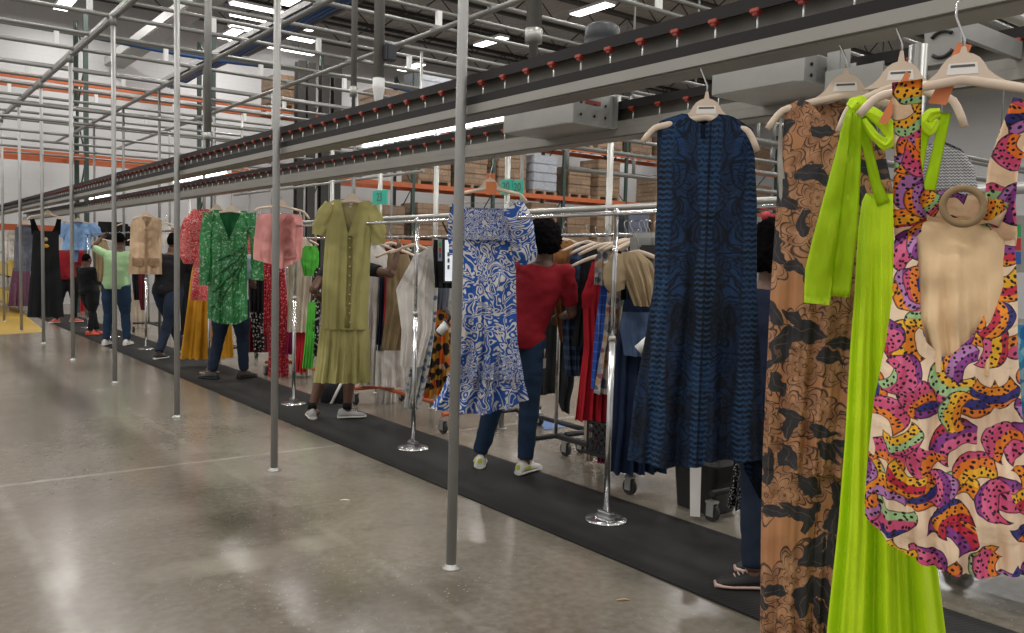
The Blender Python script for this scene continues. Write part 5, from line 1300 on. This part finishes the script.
def shoe(parent, p, d, mat, sole_mat, accent=None, s=1.):
    d = Vector((d[0], d[1], 0)).normalized(); r = Vector((d.y, -d.x, 0)); gz = p.z
    q = lambda x, y, z: Vector((p.x, p.y, gz))+r*x*s+d*y*s+UP*z*s
    sec = [(-.085, .024, .05), (-.075, .034, .085), (-.04, .037, .095), (.0, .036, .090), (.05, .041, .070), (.10, .046, .055), (.145, .040, .045), (.172, .022, .034)]
    up_ = MB(); up_.rings([[q(w*math.cos(a), y, .018+(h-.018)*max(0, math.sin(a))**.8 if math.sin(a) > 0 else .018) for a in [PI*2*k/20 for k in range(20)]] for y, w, h in sec])
    o = up_.build('shoe', mat, parent)
    so = MB(); so.rings([[q((w+.006)*math.cos(a), y*1.03, .014+.014*math.sin(a)) for a in [PI*2*k/20 for k in range(20)]] for y, w, h in sec])
    so = so.build('sole', sole_mat, parent); so.parent = o
    if accent:
        ac = MB(); ac.box(q(0, -.083, .055), (.03, .012, .035), rz=math.atan2(d.y, d.x)+PI/2, bev=.004)
        for sx in (-1, 1): ac.box(q(sx*.0385, -.02, .045), (.006, .07, .02), rz=math.atan2(d.y, d.x)-PI/2, bev=.002)
        ac = ac.build('shoe_accent', accent, parent); ac.parent = o
    lc = MB()
    for i in range(4): lc.tube([q(-.02, .03+.018*i, .083-.008*i), q(0, .034+.018*i, .089-.008*i), q(.02, .03+.018*i, .083-.008*i)], .0035, 6)
    lc = lc.build('laces', sole_mat, parent); lc.parent = o

def person(label, feet, face, H=1.68, hip_px=None, head_px=None, arms=None, shirt=None, pants=None, shoes=('greyshoe', 'sole', None), hair='short', sleeve=.5, width=1., foot_dirs=None, shorts=False, socks=None, head_turn=0, extra=None, zmat=.009):
    L = H/1.7
    f1, f2 = [on_z(a, b, zmat) for a, b in feet]          # left foot, right foot on the ground
    base = (f1+f2)/2
    fw = Vector((face[0], face[1], 0)).normalized(); rt = Vector((fw.y, -fw.x, 0))
    if (f2-f1).dot(rt) < 0: f1, f2 = f2, f1
    camr = Vector((.794, -.607, 0)); dep = proj(base+UP)[2]
    hipc = base.copy()
    if hip_px is not None: hipc += camr*((hip_px-proj(base+UP*.9)[0])*dep/F)
    hd = hipc+fw*.05
    if head_px is not None: hd = hipc+camr*((head_px-proj(hipc+UP*1.6*L)[0])*dep/F)+fw*.03
    hipc.z = 0; hd.z = 0; base.z = 0
    e = empty('person', (base.x, base.y, zmat), label, 'person')
    def tor(t): return hipc.lerp(hd, t)
    W_ = width
    z = lambda v: v*L+zmat
    spine = [(0., .86, .15, .105), (0., .93, .170, .120), (.2, 1.04, .145, .108), (.45, 1.16, .150, .112), (.7, 1.28, .168, .118), (.9, 1.37, .165, .098), (.97, 1.425, .10, .075), (1., 1.46, .058, .06), (1., 1.53, .053, .056)]
    P_ = [tor(t)+UP*z(v) for t, v, a, b in spine]
    def torso(mb, g, i0, i1): mb.tube(P_[i0:i1], [((a*W_+g)*L, (b*W_+g)*L) for t, v, a, b in spine[i0:i1]], 20, up=tuple(fw))
    sh = [tor(.93)+rt*(s_*.175*L*W_)+UP*z(1.385) for s_ in (-1, 1)]
    hips = [hipc+rt*(s_*.085*W_*L)+UP*z(.88) for s_ in (-1, 1)]
    ank = [f1+UP*.085*L, f2+UP*.085*L]
    knee = [hips[i].lerp(ank[i], .5)+fw*.025 for i in (0, 1)]
    arms = arms or [((-.24, .05, 1.12), (-.12, .27, 1.10)), ((.24, .05, 1.12), (.12, .27, 1.10))]
    def lp(v):
        if isinstance(v, Vector): return v
        return tor(.93)+rt*v[0]*L+fw*v[1]*L+UP*z(v[2])
    el = [lp(a[0]) for a in arms]; wr_ = [lp(a[1]) for a in arms]
    b = MB(); torso(b, 0, 0, 9)
    for i, s_ in ((0, -1), (1, 1)):
        b.tube([tor(.92)+rt*s_*.05+UP*z(1.385), sh[i], sh[i].lerp(el[i], .5), el[i], el[i].lerp(wr_[i], .35), wr_[i]], [.055*L, .052*L, .046*L, .036*L, .037*L, .024*L], 14)
        b.ball(sh[i], .056*L, 12); b.ball(el[i], .037*L, 12)
        d_ = (wr_[i]-el[i]).normalized()
        hand(b, wr_[i], d_, (fw*-.2-UP*.6+rt*-s_*.6), s_, .45)
        b.tube([hips[i]+UP*.04, hips[i].lerp(knee[i], .5), knee[i], knee[i].lerp(ank[i], .35), ank[i]], [.088*L*W_, .078*L*W_, .054*L, .056*L, .036*L], 14)
        b.ball(knee[i], .056*L, 12)
        b.tube([ank[i], ank[i]-UP*.05+fw*.02, ank[i]-UP*.045+fw*.10], [.036, .036, .03], 10)
    hc = hd+UP*z(1.60)+fw*.025; hz = Matrix.Rotation(head_turn, 3, 'Z'); hf = hz @ fw; hr = Vector((hf.y, -hf.x, 0)); HR = Matrix((hr, hf, UP)).transposed()
    b.ball(hc+UP*.01, (.074*L, .092*L, .105*L), 20, HR); b.ball(hc-UP*.06*L+hf*.03, (.055*L, .06*L, .055*L), 16, HR)
    b.tube([hc+hf*.088*L+UP*.015, hc+hf*.108*L-UP*.022, hc+hf*.09*L-UP*.03], [.008, .014, .008], 8)
    b.tube([hc+hf*.082*L-UP*.058-hr*.02, hc+hf*.094*L-UP*.056, hc+hf*.082*L-UP*.058+hr*.02], .008, 8)
    for s_ in (-1, 1): b.ball(hc+hr*s_*.076*L-UP*.01, (.01, .02, .03), 10, HR)
    blob(b, 'body', M['skin'], e, .0075, 2)
    for s_ in (-1, 1):
        ey = MB().ball(hc+hf*.083*L+hr*s_*.031*L+UP*.012, .011, 10).build('eye', M['eyew'], e)
    # clothes
    if shirt:
        b = MB(); torso(b, .016, 0, 7)
        for i, s_ in ((0, -1), (1, 1)):
            en = sh[i].lerp(el[i], min(1, sleeve*1.6)) if sleeve < .63 else el[i]
            pts = [tor(.92)+rt*s_*.05+UP*z(1.385), sh[i], sh[i].lerp(en, .5), en]; rad = [.062*L, .066*L, .062*L, .056*L]
            if sleeve >= .63: pts += [wr_[i]]; rad[-1] = .05*L; rad += [.034*L]
            b.tube(pts, rad, 14); b.ball(sh[i], .066*L, 12)
        blob(b, 'shirt', M[shirt], e, .013, 4, .007, len(label))
    b = MB(); torso(b, .010, 0, 3)
    for i in (0, 1):
        kn = knee[i]; an = ank[i]
        if shorts: b.tube([hips[i]+UP*.05, hips[i].lerp(kn, .6), kn+UP*.06], [.10*W_*L, .095*W_*L, .088*L], 14)
        else: b.tube([hips[i]+UP*.05, hips[i].lerp(kn, .5), kn, kn.lerp(an, .4), an+UP*.01], [.102*W_*L, .094*W_*L, .072*L, .068*L, .056*L], 14)
    blob(b, 'shorts' if shorts else 'trousers', M[pants], e, .013, 3, .006, 3+len(label))
    for i in (0, 1):
        fd = foot_dirs[i] if foot_dirs else (fw.x, fw.y)
        p = (f1, f2)[i].copy(); p.z = zmat
        shoe(e, p, fd, M[shoes[0]], M[shoes[1]], M[shoes[2]] if shoes[2] else None, L)
        if socks: MB().tube([ank[i]+UP*.0, ank[i]+UP*.06], [.042*L, .045*L], 14).build('sock', M[socks], e)
    # hair
    if hair:
        b = bmesh.new(); bmesh.ops.create_icosphere(b, subdivisions=5, radius=1)
        r0 = {'short': (.081, .097, .10), 'afro': (.125, .135, .155), 'bun': (.083, .10, .105)}[hair]
        amp = {'short': .004, 'afro': .017, 'bun': .004}[hair]
        ctr = hc+UP*({'short': .024, 'afro': .005, 'bun': .024}[hair]*L)-hf*({'short': .010, 'afro': .03, 'bun': .012}[hair])
        for v in b.verts:
            c = v.co.copy(); n_ = 1+(.6*noise.noise(c*6)+.8*noise.noise(c*17)+.5*noise.noise(c*34))*amp/.1
            low = max(0., -c.z-.25); front = max(0., c.y-.35)
            c = Vector((c.x*r0[0], c.y*r0[1]*(1-.35*front), c.z*r0[2]*(1-.5*low)))*n_*L
            v.co = ctr+HR @ c
        for f in b.faces: f.smooth = True
        mb = MB(); mb.bm.free(); mb.bm = b
        if hair == 'bun': mb.ball(hc+UP*.10-hf*.05, (.045, .045, .04), 12)
        mb.build('hair', M['hair'], e)
    if extra: extra(e, dict(hc=hc, hf=hf, hr=hr, fw=fw, rt=rt, wr=wr_, hipc=hipc, z=z, tor=tor))
    return e

def keys(e, J):
    p = J['hipc']+J['rt']*.17-J['fw']*.03+UP*J['z'](.86)
    MB().tube([p, p-UP*.06], .004, 6).box(p-UP*.10, (.035, .006, .07), rz=.3, bev=.004).build('key_badge', M['galv'], e)
person('person in a crimson tee and jeans reaching into the rack, seen from behind', [(480, 466), (525, 473)], (.72, .70), 1.70, hip_px=521, head_px=544, shirt='redtee', pants='jeans', shoes=('sole', 'sole', 'neon'), hair='afro', width=.95,
       arms=[((-.22, .10, 1.15), (-.10, .32, 1.18)), ((.21, .05, 1.10), (.12, .27, 1.06))], foot_dirs=[(.6, .8), (.95, .3)], head_turn=-.3, extra=keys)
dB = 7.35
person('person behind the olive dress with one bare forearm raised to a hanger', [(312, 418), (347, 418)], (.80, .60), 1.66, hip_px=343, head_px=346, shirt='black_f', pants='black_f', shoes=('greyshoe', 'sole', None), hair='short', shorts=True, socks='black_f', width=1.05, sleeve=.36,
       arms=[(atd(313, 290, dB-.1), atd(325, 303, dB+.2)), (atd(391, 274, dB), atd(397, 253, dB+.05))], foot_dirs=[(.3, .95), (.95, -.3)])
person('person in dark jeans standing behind the green sequin dress', [(212, 379), (244, 378)], (.75, .65), 1.70, hip_px=231, head_px=231, shirt='ltblue', pants='jeansd', shoes=('blackshoe', 'blackshoe', None), hair='short', width=1.15, foot_dirs=[(-.5, .8), (.9, .3)])
person('person in a black top and navy jeans with hair in a bun', [(159, 359), (180, 352)], (.65, .75), 1.68, hip_px=168, head_px=172, shirt='black_f', pants='jeansd', shoes=('blackshoe', 'sole', None), hair='bun', width=1.25, sleeve=.7, foot_dirs=[(.2, .9), (.7, .5)],
       arms=[((-.27, .10, 1.14), (-.18, .33, 1.12)), ((.27, .08, 1.12), (.16, .30, 1.06))])
dE = 13.3
person('person in a mint green polo and blue jeans holding up a tan shirt', [(106, 345), (127, 345)], (.60, .80), 1.70, hip_px=116, head_px=118, shirt='mint', pants='jeans', shoes=('sole', 'sole', None), hair='short', width=1.15,
       arms=[(atd(93, 247, dE), atd(101, 238, dE+.1)), ((.25, .10, 1.14), (.15, .33, 1.15))])
person('person in a black jacket with coral shoes left of the green polo', [(90, 335), (97, 334)], (.9, .4), 1.36, hip_px=89, head_px=84, shirt='black_f', pants='black_f', shoes=('orshoe', 'orshoe', None), hair='short', width=1.4, sleeve=.7, foot_dirs=[(.8, -.5), (.9, -.3)])
person('person in a red top and black trousers behind the black dress', [(56, 323), (74, 322)], (.6, .8), 1.68, hip_px=68, head_px=68, shirt='redtee', pants='black_f', shoes=('orshoe', 'sole', None), hair='short', width=1.15, foot_dirs=[(-.6, -.5), (.9, -.3)])
def bow(e, J):
    c = J['hc']+UP*.165-J['hf']*.02
    MB().ball(c+J['hr']*.03, (.035, .02, .025), 10).ball(c-J['hr']*.03, (.035, .02, .025), 10).ball(c, .014, 8).build('hair_bow', M['bowpink'], e)
M['bowpink'] = fabric('coral_bow', (.60, .08, .10), .7)
person('person with an afro and coral bow behind the navy damask dress', [(752, 588), (770, 572)], (.9, .5), 1.62, hip_px=776, head_px=771, shirt='navy', pants='jeansd', shoes=('blackshoe', 'pinksole', None), hair='afro', foot_dirs=[(-.75, .65), (-.75, .65)], extra=bow)
